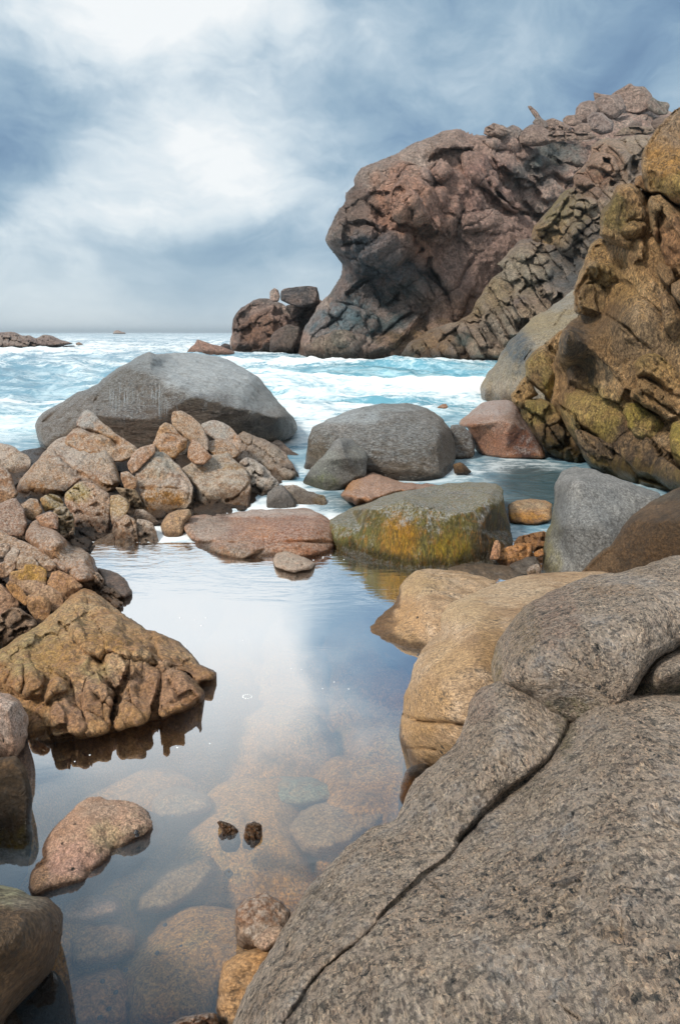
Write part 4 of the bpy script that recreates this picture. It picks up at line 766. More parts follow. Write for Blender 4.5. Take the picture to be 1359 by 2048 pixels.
rock('rock', 'flat orange rock awash between the algae block and the grey standing boulder', 'rock', P('j', '648,185 680,170 730,160 800,163 832,180 828,255 760,270 655,262'), M['tan'], Yf=6.95, lean=.6, bulge=.12, facets=4, rough=.02, step=2, stains=[(1050, 1035, 50, 10, (.42, .23, .08), .8), (1050, 1008, 50, 12, (.28, .24, .18), .6)])
rock('boulder', 'tall smooth slate grey boulder standing at the right, rounded shoulder to the left', 'boulder', P('j', '790,500 790,450 797,320 830,250 838,160 842,100 870,45 930,28 1000,40 1100,75 1200,110 1285,138 1300,300 1200,520 900,530'), M['slate'],
     ctl=[(1090, 1150, 5.5), (1160, 1150, 5.2), (1250, 1100, 5.1), (1100, 1060, 5.7), (1115, 960, 6.0), (1150, 960, 5.6), (1135, 1050, 5.3), (1200, 1050, 5.2), (1240, 970, 5.7), (1310, 985, 5.7), (1160, 935, 6.2)], flat=3, bulge=.12, back=.8, R=.2, fold=.004, rough=.008, rfreq=4, step=2.3,
     stains=[(1100, 1090, 22, 80, (.16, .15, .09), .9), (1200, 960, 90, 16, (.24, .24, .235), .5), (1180, 1060, 80, 70, (.15, .16, .165), .6)])
rock('boulder', 'dark brown round backed boulder against the right edge, behind the speckled granite', 'boulder', P('j', '930,480 1000,405 1090,335 1130,260 1200,200 1270,150 1359,108 1500,60 1560,500 1300,560 1000,540'), M['brownd'],
     ctl=[(1165, 1145, 4.9), (1300, 1150, 4.5), (1240, 1060, 4.8), (1359, 1050, 4.4), (1359, 980, 5.0), (1260, 1020, 5.1), (1430, 960, 4.9)], bulge=.2, back=.8, R=.3, fold=.005, rough=.010, step=2.3, facets=4,
     stains=[(1190, 1110, 40, 50, (.16, .11, .07), .8), (1290, 990, 70, 14, (.12, .11, .09), .6), (1310, 1080, 70, 50, (.09, .055, .03), .6)])
OR_ = (.40, .20, .09)
rock('rock', 'rough orange rock in the gap right of the algae block', 'rock', P('j', '670,350 690,315 740,300 805,290 810,380 770,400 740,360'), M['tan'], Yf=6.0, facets=5, rough=.04, step=2, cells=(14, 1.3, 20, .05, .04), stains=[(1060, 1080, 60, 40, (.20, .11, .06), .8)])
rock('rock', 'knobbly orange rock touching the foot of the algae block', 'rock', P('j', '598,400 620,370 680,345 740,340 757,390 720,420 650,440 600,425'), M['tan'], Yf=5.75, facets=5, rough=.04, step=2, cells=(14, 1.3, 60, .04, .04), stains=[(1030, 1105, 60, 40, OR_, .7)])
rock('rock', 'small pinkish pointed stone against the right corner of the algae block', 'rock', P('j', '573,415 580,380 597,330 614,328 622,360 618,415'), M['tan'], Yf=5.7, facets=3, rough=.03, step=1.8, stains=[(988, 1100, 30, 30, (.42, .24, .17), .7)])
rock('rock', 'flat pale grey rock lying behind the pitted orange boulder', 'rock', P('j', '395,450 430,432 480,422 560,425 650,436 725,462 700,520 560,540 450,500'), M['slate'], Yf=5.2, lean=.5, bulge=.08, rough=.02, step=2, stains=[(970, 1140, 90, 30, (.36, .30, .24), .8)])
rock('rock', 'low pale rock at the foot of the slate grey boulder', 'rock', P('j', '648,436 690,412 740,397 770,398 785,440 760,480 700,470'), M['slate'], Yf=5.45, lean=.3, rough=.03, step=2, stains=[(1045, 1125, 60, 30, (.30, .27, .24), .7)])
rock('rock', 'small mottled stone beside the foot of the slate grey boulder', 'rock', P('j', '725,455 745,435 775,428 785,460 770,485 730,480'), M['barn'], Yf=5.2, facets=4, rough=.05, step=1.8)
rock('rock', 'small orange stone tucked under the left edge of the slate grey boulder', 'rock', P('j', '752,385 775,368 795,360 797,395 765,400'), M['tan'], Yf=5.65, facets=3, rough=.04, step=1.8, stains=[(1075, 1105, 20, 20, OR_, .9)])

# ------------------------------------------------------------------ left bank, far to near
FT = dict(step=2.4)
def lr(lbl, t, s, mat='tanp', name='rock', cat='rock', **kw):
    kw.setdefault('facets', 9); kw.setdefault('rough', .014); kw.setdefault('step', 2.2); kw.setdefault('fold', .030); kw.setdefault('ffac', .95); kw.setdefault('R', .45); kw.setdefault('it', 1)
    pts = P(t, s); c = np.array(pts).mean(0); k = int(c[0]*7+c[1]*3) % 6
    hue = [(.56, .53, .49), (.52, .38, .31), (.40, .23, .11), (.26, .18, .12), (.54, .44, .32), (.46, .35, .27)][k]
    kw['stains'] = [(c[0], c[1], 300, 300, hue, .55)] + list(kw.get('stains', ()))
    rock(name, lbl, cat, pts, M[mat], **kw)
# bedrock that the loose rocks sit on
rock('bedrock', 'dark broken bedrock showing in the gaps between the left bank rocks', 'bedrock', P('z', '-120,930 60,900 200,860 300,830 420,860 540,880 600,925 585,950 540,1000 480,1030 400,1045 310,1052 240,1070 190,1095 165,1140 150,1180 120,1220 100,1300 0,1340 -120,1400'), M['gap'],
     ctl=[(x, y, float(Yz(x, y, z))) for x, y, z in [(0, 910, .03), (300, 870, .03), (560, 920, -.03), (600, 960, -.03), (540, 1000, .0), (400, 1060, .02), (300, 1115, .0), (240, 1150, -.02), (240, 1200, -.03), (180, 1220, -.02), (150, 1200, .04), (100, 1280, .04), (0, 1310, .05), (0, 1150, .05), (0, 1000, .05), (200, 1000, .04), (150, 1100, .04), (400, 960, .04), (60, 1220, .05)]], bulge=.12, back=1.5, R=.1, cells=[(24, 1.4, 30, .16, .12), (9, 1.3, 0, .05, .04)], fold=.003, step=3, rough=.006, rfreq=12)
lr('low grey brown rock at the left edge beside the surf', 'a', '-40,700 0,700 40,700 120,745 190,785 222,825 200,880 120,950 60,950 -40,930', 'tanp', Yf=9.5, lean=.8, stains=[(40, 945, 30, 14, (.30, .16, .07), .7)])
lr('jagged peak of pale grey rock standing in front of the huge boulder', 'a', '430,700 460,630 520,590 525,540 560,490 600,472 640,500 700,560 750,610 830,660 915,720 940,745 900,800 820,830 700,820 560,780', 'tanp', Yf=9.2, lean=.9, facets=10, ffac=.9, cracks=[(P('a', '520,590 600,620 700,640 790,700'), 2, .10)], stains=[(175, 835, 25, 25, (.36, .39, .40), .8)])
lr('barnacle crusted ridge running down to the foam behind the red slab', 'b', '590,640 640,618 720,650 790,680 850,720 900,750 960,830 1027,940 980,965 900,980 870,1005 850,1030 790,1060 740,1040 700,980 640,880 590,800', 'barn', Yf=8.9, lean=2.2, facets=10, rough=.05, ridged=True, fine=.5, cells=(22, 1.5, 35, .22, .12))
lr('low barnacled rock sloping into the foam under the right end of the huge boulder', 'b', '785,690 830,663 900,690 960,750 1045,800 1030,870 960,850 900,800 840,750', 'barn', Yf=11.0, lean=1, facets=6, stains=[(575, 905, 60, 40, (.36, .27, .23), .7)])
lr('orange brown finger shaped rock on top of the small stack', 'b', '135,530 165,490 215,477 290,520 350,580 400,670 402,745 360,760 270,690 200,640 150,580', 'blocky', Yf=9.0, lean=.5, facets=6, stains=[(380, 850, 50, 35, (.34, .21, .11), .5)])
lr('pinkish rock on the left side of the small stack below the orange finger rock', 'b', '18,700 30,670 60,620 65,585 110,552 160,580 210,645 255,680 240,740 160,810 70,770', 'blocky', Yf=8.7, lean=.5, facets=6, cracks=[(P('b', '60,625 140,625 240,670'), 1.6, .07)], stains=[(335, 880, 30, 20, (.40, .26, .19), .7)])
lr('small wedge of orange rock at the base of the stack', 'b', '262,735 290,668 345,705 405,765 425,795 380,840 300,850 250,800', 'blocky', Yf=8.35, lean=.35, facets=4, stains=[(395, 905, 30, 20, (.42, .24, .14), .7)])
lr('grey white weathered rock right of the orange finger rock', 'b', '345,575 430,535 500,560 560,600 600,650 625,700 610,770 540,710 440,680 380,640', 'tanp', Yf=9.4, lean=.6, facets=6, stains=[(430, 860, 40, 20, (.34, .37, .36), .7)])
lr('low white and rust rock under the grey white weathered rock', 'b', '395,690 480,663 560,700 615,765 580,810 450,800 400,750', 'tanp', Yf=8.9, lean=.5, facets=5)
lr('big smooth pale slab sloping toward the red slab, rust coloured underneath', 'b', '205,880 300,820 450,775 540,768 600,830 650,880 690,960 680,1060 668,1170 560,1210 450,1200 330,1090 315,1010 250,940', 'tanp', Yf=7.5, lean=1.3, facets=6, rough=.015, bulge=.25, cracks=[(P('b', '370,1060 410,1120 460,1180'), 2, .08), (P('b', '520,1090 580,1100 600,1060 680,970'), 2, .06)], stains=[(420, 950, 90, 60, (.45, .40, .33), .7), (490, 1000, 22, 30, (.27, .15, .07), .8), (470, 935, 25, 8, (.28, .18, .06), .7)])
lr('weedy brown rock between the big pale slab and the barnacled ridge', 'b', '600,830 660,790 740,830 800,880 870,960 880,1000 790,1050 740,1120 680,1140 680,1000 650,900', 'barn', Yf=8.2, lean=.8, facets=7, rough=.06, ridged=True, fine=.6, cells=(14, 1.3, 30, .12, .08))
lr('dark charcoal wedge standing behind the red slab', 'b', '790,1045 850,1000 905,980 945,1030 990,1090 990,1180 790,1180', 'slate', Yf=7.7, lean=.4, facets=4, stains=[(560, 1000, 60, 60, (.085, .085, .085), .8)])
lr('white and green mottled rock right of the charcoal wedge', 'b', '900,985 960,983 1040,1010 1120,1038 1195,1062 1215,1120 1150,1180 990,1180 955,1090', 'barn', Yf=7.8, lean=.5, facets=5, stains=[(600, 1000, 50, 40, (.38, .40, .36), .5), (645, 1005, 16, 20, (.30, .20, .05), .8)])
lr('broad pale topped boulder with a brown underside, second largest on the left bank', 'a', '100,1010 130,950 230,850 300,760 370,690 440,655 540,665 640,690 720,740 770,800 808,900 815,980 760,1060 560,1090 430,1090 300,1090 120,1070', 'tanp', Yf=8.1, lean=1.5, bulge=.4, facets=8, rough=.02, cracks=[(P('a', '370,770 410,800 440,840 500,880 590,935 640,960'), 2.5, .14), (P('a', '180,960 200,1010 260,1060'), 2, .08)],
   lobes=[(P('a', '190,970 270,860 400,835 500,885 560,940 480,1010 430,1060 300,1060 220,1020'), .14), (P('a', '640,900 700,890 770,920 800,960 780,1000 700,990 640,960'), .14)], stains=[(100, 970, 50, 25, (.27, .16, .08), .8), (160, 900, 60, 35, (.45, .44, .42), .6), (215, 975, 30, 20, (.30, .17, .08), .8)])
lr('small pale rock standing behind the rust bellied boulder', 'a', '868,840 900,770 960,730 1050,705 1060,760 1000,820 940,885 905,910 878,890', 'tanp', Yf=8.0, lean=.3, facets=5)
lr('rust bellied boulder with a white crown above the small rounded stone', 'a', '915,900 940,870 1000,800 1060,755 1110,755 1150,790 1205,840 1245,890 1290,950 1322,1010 1300,1100 1270,1150 1190,1190 1090,1210 1030,1195 980,1130 945,1040', 'tanp', Yf=7.3, lean=1.0, bulge=.25, facets=9, ffac=.9, rough=.02, cracks=[(P('a', '960,1010 1100,1000 1240,1010'), 2, .03)], stains=[(325, 1005, 50, 32, (.33, .17, .05), .9), (320, 930, 45, 25, (.44, .42, .36), .7)])
lr('small white capped rock left of the rust bellied boulder', 'a', '818,905 870,885 925,935 935,990 905,1040 845,1020', 'tanp', Yf=7.7, facets=5)
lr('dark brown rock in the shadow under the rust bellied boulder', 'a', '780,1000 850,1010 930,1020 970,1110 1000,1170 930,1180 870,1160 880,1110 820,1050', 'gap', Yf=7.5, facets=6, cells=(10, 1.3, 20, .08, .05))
lr('craggy yellow topped rock with a vertical crack, in the middle of the left bank', 'a', '435,1090 440,1040 500,990 580,955 640,975 700,1020 752,1045 748,1180 745,1290 690,1350 560,1340 500,1260 470,1160', 'blocky', Yf=6.6, lean=.7, facets=9, rough=.03, cells=(16, 1.4, 60, .07, .05), stains=[(155, 985, 30, 20, (.40, .33, .13), .8), (190, 1030, 30, 25, (.17, .10, .055), .6)])
lr('fluted orange rock joined to the right side of the yellow topped one', 'a', '750,1062 800,1053 850,1070 882,1120 872,1165 820,1225 765,1262 748,1200', 'blocky', Yf=6.7, lean=.4, facets=5, stains=[(240, 1010, 30, 22, (.45, .33, .16), .7)])
lr('pointed brown wedge half hidden behind the small rounded stone', 'e', '795,115 822,50 870,62 935,102 985,175 985,260 930,260 880,200', 'blocky', Yf=6.9, facets=5)
lr('small smooth rounded brown stone at the left end of the red slab', 'e', '975,150 1010,90 1080,57 1140,60 1158,92 1110,150 1115,210 1080,250 1020,260 985,220', 'tan', Yf=6.55, lean=.3, facets=0, rough=.015, bulge=.14, fold=.005, stains=[(350, 1045, 30, 30, (.30, .19, .13), .5)])
lr('tall brown rock with a pointed tip at the head of the pool', 'e', '685,140 760,90 812,112 832,200 852,290 845,365 740,385 700,335 678,230', 'blocky', Yf=6.15, lean=.5, facets=7, cells=(14, 1.6, 70, .05, .04))
lr('knobbly brown rock by the little waterfall at the head of the pool', 'e', '818,120 880,110 930,150 955,240 992,285 985,320 920,345 850,350 845,260', 'blocky', Yf=6.2, lean=.5, facets=6, cells=(11, 1.2, 20, .06, .04))
lr('rounded rust brown rock at the pool edge left of the tall pointed one', 'e', '520,290 620,220 692,190 708,330 735,385 600,420 555,350', 'blocky', Yf=6.0, lean=.5, facets=7, stains=[(200, 1100, 40, 35, (.33, .19, .08), .7)])
lr('knobbly olive rock with many lumps left of the yellow topped one', 'a', '370,1145 450,1130 500,1195 510,1290 500,1359 410,1359 380,1280 350,1200', 'blocky', Yf=6.4, facets=0, cells=(9, 1.2, 0, .10, .07), stains=[(125, 1035, 30, 30, (.33, .26, .14), .6)])
lr('olive topped double rock behind the lumpy one', 'a', '272,1075 350,1043 405,1058 440,1110 430,1150 350,1155 300,1170 278,1110', 'tanp', Yf=7.1, facets=6, cracks=[(P('a', '330,1050 360,1100 430,1110'), 2, .06)], stains=[(105, 1000, 30, 20, (.30, .28, .15), .6)])
lr('small flat topped grey rock near the left edge', 'a', '138,1115 200,1080 262,1083 292,1160 240,1230 180,1215', 'tanp', Yf=6.9, facets=4)
lr('pinkish lump beside the long pale topped wedge', 'a', '235,1205 335,1158 395,1190 400,1290 330,1290 280,1260', 'blocky', Yf=6.3, facets=5, stains=[(95, 1040, 40, 30, (.42, .29, .25), .7)])
lr('weathered grey brown rock cut by the left edge above the mauve boulder', 'a', '-40,860 0,858 40,870 82,920 98,970 128,1045 60,1110 -40,1130', 'tanp', Yf=7.6, facets=5, stains=[(15, 960, 40, 30, (.28, .19, .14), .6)])
lr('dull mauve boulder at the left edge', 'a', '-40,1120 60,1085 112,1068 160,1135 185,1230 175,1345 60,1340 -40,1300', 'blocky', Yf=6.3, lean=.5, facets=6, rough=.02, stains=[(20, 1040, 60, 60, (.26, .16, .13), .7)])
lr('long wedge with a pale wet top and striped brown side descending to the pool', 'e', '150,240 155,215 180,150 220,113 260,118 330,168 400,245 500,290 560,350 597,420 590,480 470,500 380,420 300,350 200,290', 'tanp', Yf=5.6, lean=1.2, facets=0, bulge=.2, rough=.012, ctl=[(55, 1075, 6.0), (120, 1125, 5.4), (190, 1145, 5.1), (75, 1040, 6.6), (130, 1080, 5.8), (180, 1110, 5.4), (80, 1037, 6.9), (140, 1080, 6.4), (195, 1130, 5.7)], stains=[(70, 1075, 30, 30, (.30, .19, .13), .7), (140, 1105, 50, 18, (.24, .17, .12), .7)])
lr('long narrow brown slab slanting down from the left edge', 'e', '-60,160 0,185 100,230 250,300 350,360 400,405 395,440 330,430 230,370 130,330 -60,270', 'blocky', Yf=5.3, lean=.6, facets=6)
lr('pale block at the left edge, topmost of the small block heap', 'e', '-50,262 0,258 60,265 68,300 40,350 -50,365', 'blocky', Yf=5.2, facets=4)
lr('tall rounded block in the heap below the narrow brown slab', 'e', '22,352 80,280 128,310 110,370 70,400 25,390', 'blocky', Yf=5.0, facets=4)
lr('squat block with a square face in the heap below the narrow brown slab', 'e', '98,410 105,345 130,328 200,350 242,392 200,430 120,430', 'blocky', Yf=4.9, facets=4, stains=[(50, 1125, 30, 14, (.42, .36, .28), .5)])
lr('ragged block at the right end of the small block heap', 'e', '215,385 258,330 330,370 350,410 300,440 240,420', 'blocky', Yf=4.95, facets=5)
lr('tilted slate like block beside the ragged one', 'e', '312,370 345,350 398,405 400,430 350,430', 'blocky', Yf=5.0, facets=3)
lr('small grey lump at the left edge under the tall rounded block', 'e', '-50,370 0,378 50,365 100,370 98,420 40,470 -50,480', 'blocky', Yf=4.9, facets=5)
lr('saddle shaped orange block with a bright top', 'e', '58,480 62,430 140,418 150,388 200,383 282,412 288,480 275,530 200,515 70,510', 'tan', Yf=4.75, facets=6, ffac=.9, stains=[(70, 1145, 40, 20, (.47, .30, .10), .7)])
lr('lumpy orange pink rock right of the saddle shaped block', 'e', '278,510 310,440 360,420 430,450 515,525 440,575 400,620 330,570', 'tan', Yf=4.7, facets=8, stains=[(120, 1160, 40, 30, (.43, .26, .15), .6)])
lr('pale tongue of rock curving down like a thigh', 'e', '100,490 200,485 300,520 370,560 392,620 335,700 300,640 180,590 110,550', 'tan', Yf=4.5, facets=5, rough=.02, stains=[(90, 1175, 40, 20, (.47, .36, .27), .6)])
lr('narrow spindle of rock lying left of the pale tongue', 'e', '38,520 60,488 120,520 182,600 165,650 90,600', 'tan', Yf=4.45, facets=4)
lr('orange knee shaped rock under the pale tongue', 'e', '160,575 245,560 312,610 305,710 240,760 165,660', 'tan', Yf=4.35, facets=5, stains=[(80, 1215, 30, 30, (.38, .22, .12), .6)])
lr('brown rock with slanting seams at the left edge', 'e', '-60,490 0,500 40,530 122,620 100,690 0,720 -60,740', 'tan', Yf=4.4, facets=5)
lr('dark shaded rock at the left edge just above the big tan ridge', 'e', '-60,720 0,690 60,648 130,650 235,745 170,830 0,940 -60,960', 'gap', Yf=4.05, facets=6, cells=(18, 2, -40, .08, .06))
lr('short block split into grey steps where the bank meets the pool', 'e', '445,470 490,408 530,420 600,440 632,490 605,575 530,530', 'blocky', Yf=4.95, facets=0, cells=(11, 1.8, 60, .08, .06), stains=[(180, 1160, 40, 30, (.28, .24, .19), .5)])
lr('low stepped rock reaching into the pool below the split block', 'e', '595,570 628,518 700,540 742,580 700,600 748,622 722,670 650,640', 'blocky', Yf=4.7, lean=.3, facets=0, cells=(10, 2.2, 30, .05, .05))
lr('flat grey rock just under the water by the stepped rocks', 'e', '580,400 680,430 760,480 805,565 745,600 640,540', 'slate', mound=.05, facets=0, yb=1190, rough=.02)
lr('low pale rock just breaking the pool surface before the red slab', 'f', '735,420 765,378 820,360 880,378 945,412 1000,440 980,480 860,500 760,470', 'pink', mound=.06, yb=1140, facets=0, rough=.02, stains=[(580, 1115, 60, 30, (.38, .33, .28), .6)])

# ------------------------------------------------------------------ big tan ridge on the left shore
rock('rock_ridge', 'big tan ridge of rock on the left shore, its fluted foot mirrored in the pool', 'rock', P('e', '-120,950 0,905 150,810 250,740 360,655 430,570 505,532 600,570 700,650 800,730 900,790 945,790 1080,850 1150,920 1210,1000 1312,1040 1300,1075 1200,1110 1242,1175 1220,1230 1000,1330 850,1360 700,1410 500,1450 300,1480 150,1500 -120,1520'), M['tan'],
     ctl=[(0, 1470, 3.1), (100, 1450, 3.1), (200, 1450, 3.14), (300, 1415, 3.28), (400, 1385, 3.42), (432, 1348, 3.6), (0, 1300, 3.75), (60, 1255, 4.05), (160, 1178, 4.6), (230, 1220, 4.5), (310, 1265, 4.2), (370, 1300, 3.95), (150, 1250, 4.0), (230, 1240, 4.2), (130, 1300, 3.7), (220, 1290, 3.75), (300, 1320, 3.65), (60, 1340, 3.5), (150, 1330, 3.5), (100, 1380, 3.3), (200, 1370, 3.4)],
     flat=1.5, bulge=.12, back=.9, R=.10, facets=0, cells=(38, 2.2, 62, .05, .018), fold=.020, rough=.008, rfreq=9, ridged=True, fine=.5, step=2.2,
     lobes=[(P('e', '630,1000 640,945 680,920 740,945 782,985 770,1050 735,1130 695,1150 645,1080'), .08, .25), (P('e', '520,1100 590,1020 640,1090 705,1160 685,1250 650,1420 530,1430 500,1200'), .08, .22), (P('e', '785,1000 850,980 962,1040 972,1110 925,1260 880,1380 690,1420 720,1180 765,1090'), .08, .22),
            (P('e', '985,1060 1040,1018 1120,1070 1242,1175 1100,1290 960,1320 945,1250 960,1150'), .08, .25), (P('e', '310,1230 400,1185 480,1270 515,1400 300,1440'), .08, .25), (P('e', '10,1140 100,1000 180,1000 280,1070 250,1200 150,1200'), .10, .7), (P('e', '290,1080 330,1000 430,1080 420,1160 330,1180 270,1250 260,1180'), .09, .8),
            (P('e', '430,720 480,640 600,640 900,800 930,900 900,970 780,960 650,920 600,980 500,900 420,800'), .10, .5)],
     cracks=[(P('e', '360,740 400,760 450,850 540,930 620,985'), 2.2, .10), (P('e', '860,990 850,1100 840,1180'), 2, .05), (P('e', '140,1000 150,1100 130,1170'), 2, .05), (P('e', '900,1000 1000,1010 1100,1040 1200,1100'), 3, .08), (P('e', '940,840 930,920 980,980'), 2, .05), (P('e', '720,1140 690,1200 670,1340'), 3, .08)],
     stains=[(60, 1300, 70, 50, (.40, .34, .20), .7), (140, 1240, 50, 40, (.47, .36, .22), .6), (220, 1280, 60, 25, (.33, .21, .10), .8), (110, 1320, 50, 35, (.36, .23, .11), .7), (250, 1250, 60, 25, (.42, .31, .20), .6), (330, 1290, 50, 25, (.36, .25, .16), .6), (320, 1370, 90, 45, (.34, .225, .17), .6), (200, 1390, 40, 40, (.33, .22, .16), .6), (150, 1420, 40, 40, (.30, .19, .14), .6), (190, 1340, 30, 20, (.40, .36, .22), .5)])
rock('rock', 'pinkish white smooth rock jutting in at the left edge over the dark water', 'rock', P('z', '-70,1370 0,1384 22,1388 45,1405 57,1440 52,1490 36,1515 20,1530 -10,1560 -70,1580'), M['pink'], Yf=2.75, lean=.15, bulge=.16, back=.3, rough=.02, step=2.2, facets=4, stains=[(10, 1440, 60, 50, (.50, .44, .41), .8), (0, 1530, 50, 20, (.20, .12, .09), .9)])
rock('rock', 'dark brown ledge under the pinkish white rock at the left edge', 'rock', P('z', '-80,1500 0,1515 35,1510 58,1550 66,1600 64,1680 58,1740 30,1790 -80,1820'), M['brownd'], Yf=2.22, lean=.3, bulge=.05, back=.3, rough=.02, step=2.4, facets=4, yb=1780, stains=[(30, 1700, 50, 60, (.09, .08, .02), .8), (20, 1600, 60, 60, (.022, .016, .01), .9)])  # solid added where only a dark reflection and underside show
rock('rock', 'low pink and tan rock surfacing on the left of the near pool', 'rock', P('i', '150,1260 160,1120 170,1030 230,930 270,860 340,780 420,710 480,658 560,662 600,680 680,675 740,700 800,730 870,760 900,830 840,960 740,1060 640,1160 560,1240 440,1300 300,1320 200,1310'), M['pink'],
     ctl=[(x, y, float(Yz(x, y, z))) for x, y, z in [(68, 1790, 0), (113, 1778, 0), (158, 1768, 0), (178, 1752, 0), (200, 1728, 0), (218, 1712, 0), (242, 1694, 0), (275, 1676, 0), (304, 1656, 0), (306, 1640, .0), (295, 1622, .02), (75, 1740, .02), (68, 1722, .0), (100, 1665, .03), (125, 1635, .04), (155, 1610, .05), (180, 1594, .06), (225, 1600, .05), (255, 1600, .04),
          (110, 1740, .035), (150, 1700, .06), (200, 1660, .07), (240, 1635, .06), (180, 1630, .075), (140, 1680, .065), (170, 1735, .02), (225, 1690, .02), (320, 1650, -.12), (290, 1688, -.12), (240, 1722, -.13), (210, 1750, -.13), (160, 1792, -.13), (100, 1805, -.12), (60, 1805, -.12), (320, 1625, -.10), (340, 1700, -.25), (220, 1800, -.25)]], bulge=.03, back=.35, R=.25, rough=.024, rfreq=6, fold=.012, step=2, fine=.9,
     stains=[(140, 1720, 50, 35, (.50, .34, .29), .7), (210, 1670, 35, 30, (.46, .38, .26), .7), (200, 1620, 50, 20, (.42, .34, .28), .6), (80, 1745, 18, 40, (.44, .27, .16), .6)])
rock('boulder', 'dark brown rounded boulder filling the lower left corner, pale lichen on top', 'boulder', P('z', '-70,1760 0,1770 30,1774 60,1790 95,1794 118,1812 128,1832 126,1870 116,1905 104,1940 78,1970 48,2000 10,2040 0,2090 -70,2120'), M['brownd'],
     ctl=[(0, 1772, 1.75), (90, 1796, 1.68), (128, 1840, 1.62), (110, 1910, 1.56), (60, 1975, 1.5), (0, 2060, 1.4), (50, 1820, 1.53), (50, 1900, 1.42), (0, 1950, 1.38), (-40, 1900, 1.35)], bulge=.10, back=.35, R=.4, fold=.006, rough=.014, step=2.4, yb=2030, fine=.5,
     stains=[(20, 1790, 50, 26, (.36, .36, .26), .95), (60, 1805, 50, 14, (.24, .21, .17), .8)])
rock('rock', 'nearly black submerged rock under the lower left boulder', 'rock', P('z', '-40,2000 20,2010 60,1985 105,1935 125,1960 140,2000 144,2060 140,2120 -40,2140'), M['brownd'], ctl=[(100, 1945, 1.72), (140, 2000, 1.66), (50, 2040, 1.60), (140, 2100, 1.58), (0, 2100, 1.5)], bulge=.05, back=.2, step=3, rough=.01, stains=[(80, 2030, 90, 90, (.02, .012, .007), 1)])  # added body: the boulder's dark mirror image, built as a solid
for lbl, t, s, Yd in [('brown sponge like stub of rock in the near pool, larger of the pair', 'i', '1178,800 1200,788 1262,812 1300,850 1308,920 1282,962 1240,968 1200,945 1183,880 1208,850', 2.35), ('brown stub of rock in the near pool, right one of the pair', 'k', '117,450 128,380 155,370 177,385 172,430 148,455', 2.33), ('small crusty knob of rock just above the water below the pair of stubs', 'k', '66,517 83,503 97,520 82,537', 2.15)]:
    rock('rock', lbl, 'rock', P(t, s), M['blocky'], Yf=Yd, lean=.05, bulge=.02, back=.05, rough=.10, step=1.5, jit=1.2, cells=(7, 1.2, 60, .01, .01), fine=.6, stains=[(480, 1690, 200, 200, (.17, .085, .04), .6)])

# ------------------------------------------------------------------ right shore
rock('boulder', 'pitted orange tan boulder at the pool edge, furthest of the right shore', 'boulder', P('j', '56,712 75,680 100,650 180,590 200,550 210,512 240,475 270,455 330,445 390,455 450,455 540,480 610,500 560,540 480,620 450,700 400,800 300,880 240,885 200,840 130,780'), M['smooth'],
     ctl=[(730, 1268, 4.32), (760, 1295, 4.2), (850, 1315, 4.05), (800, 1205, 4.75), (830, 1145, 5.3), (880, 1140, 5.4), (980, 1160, 5.1), (800, 1260, 4.22), (850, 1250, 4.15), (850, 1190, 4.5), (920, 1190, 4.6), (900, 1260, 4.0)], bulge=.10, back=.6, R=.35, fold=.014, rough=.022, rfreq=6, fine=.7, step=2.2,
     stains=[(780, 1240, 60, 60, (.38, .245, .135), .7), (830, 1170, 60, 25, (.42, .32, .20), .6), (790, 1290, 60, 25, (.22, .16, .10), .8)])
rock('boulder', 'smooth bulging tan boulder with an amber lower half, beside the pool', 'boulder', P('j', '205,1400 215,1250 222,1200 198,1150 200,1090 215,1040 218,980 245,920 255,860 290,790 330,740 372,705 375,640 400,600 430,580 520,545 600,508 700,476 800,465 900,460 1000,460 1150,465 1200,600 1000,900 700,1100 500,1300 300,1500'), M['smooth'],
     ctl=[(797, 1475, 3.0), (815, 1530, 2.85), (860, 1545, 2.80), (805, 1400, 3.12), (830, 1310, 3.3), (880, 1265, 3.6), (885, 1210, 4.0), (940, 1180, 4.3), (1000, 1160, 4.5), (1130, 1145, 4.7), (860, 1400, 2.85), (900, 1480, 2.7), (900, 1330, 3.0), (960, 1290, 3.1), (960, 1400, 2.75), (1000, 1230, 3.6), (1100, 1200, 3.9), (1000, 1360, 2.9), (940, 1240, 3.5)],
     bulge=.14, back=.7, R=.22, fold=.003, rough=.006, rfreq=5, step=2.4, cracks=[(P('j', '215,1050 280,1080 380,1085 470,1095'), 2.2, .05), (P('j', '225,1190 300,1190 350,1195'), 2, .05)],
     stains=[(900, 1210, 70, 45, (.47, .37, .25), .6), (1020, 1180, 90, 30, (.44, .36, .27), .6), (840, 1420, 60, 60, (.34, .225, .12), .75), (900, 1320, 50, 40, (.43, .31, .19), .6), (850, 1500, 60, 30, (.22, .15, .085), .8), (980, 1280, 30, 60, (.28, .19, .10), .5)])
rock('rock', 'small rust brown rock in shadow at the waterline under the bulging boulder', 'rock', P('z', '796,1612 800,1570 815,1535 850,1525 870,1560 840,1640 800,1650'), M['brownd'], Yf=2.55, lean=.15, bulge=.06, back=.2, step=2.2, yb=1610, stains=[(805, 1590, 30, 40, (.25, .13, .055), .8)])
OUT = empty('granite_outcrop', (1.0, 1.6, 0)); tag(OUT, 'massive speckled granite outcrop filling the lower right foreground, split by joints', 'rock')
def gpart(name, pts, **kw):
    kw.setdefault('step', 2.6); kw.setdefault('rough', .010); kw.setdefault('rfreq', 7); kw.setdefault('fold', .004); kw.setdefault('fine', .9)
    rock(name, None, None, pts, M['speck'], parent=OUT, **kw)
def Zc(l): return [(x, y, float(Yz(x, y, z))) for x, y, z in l]
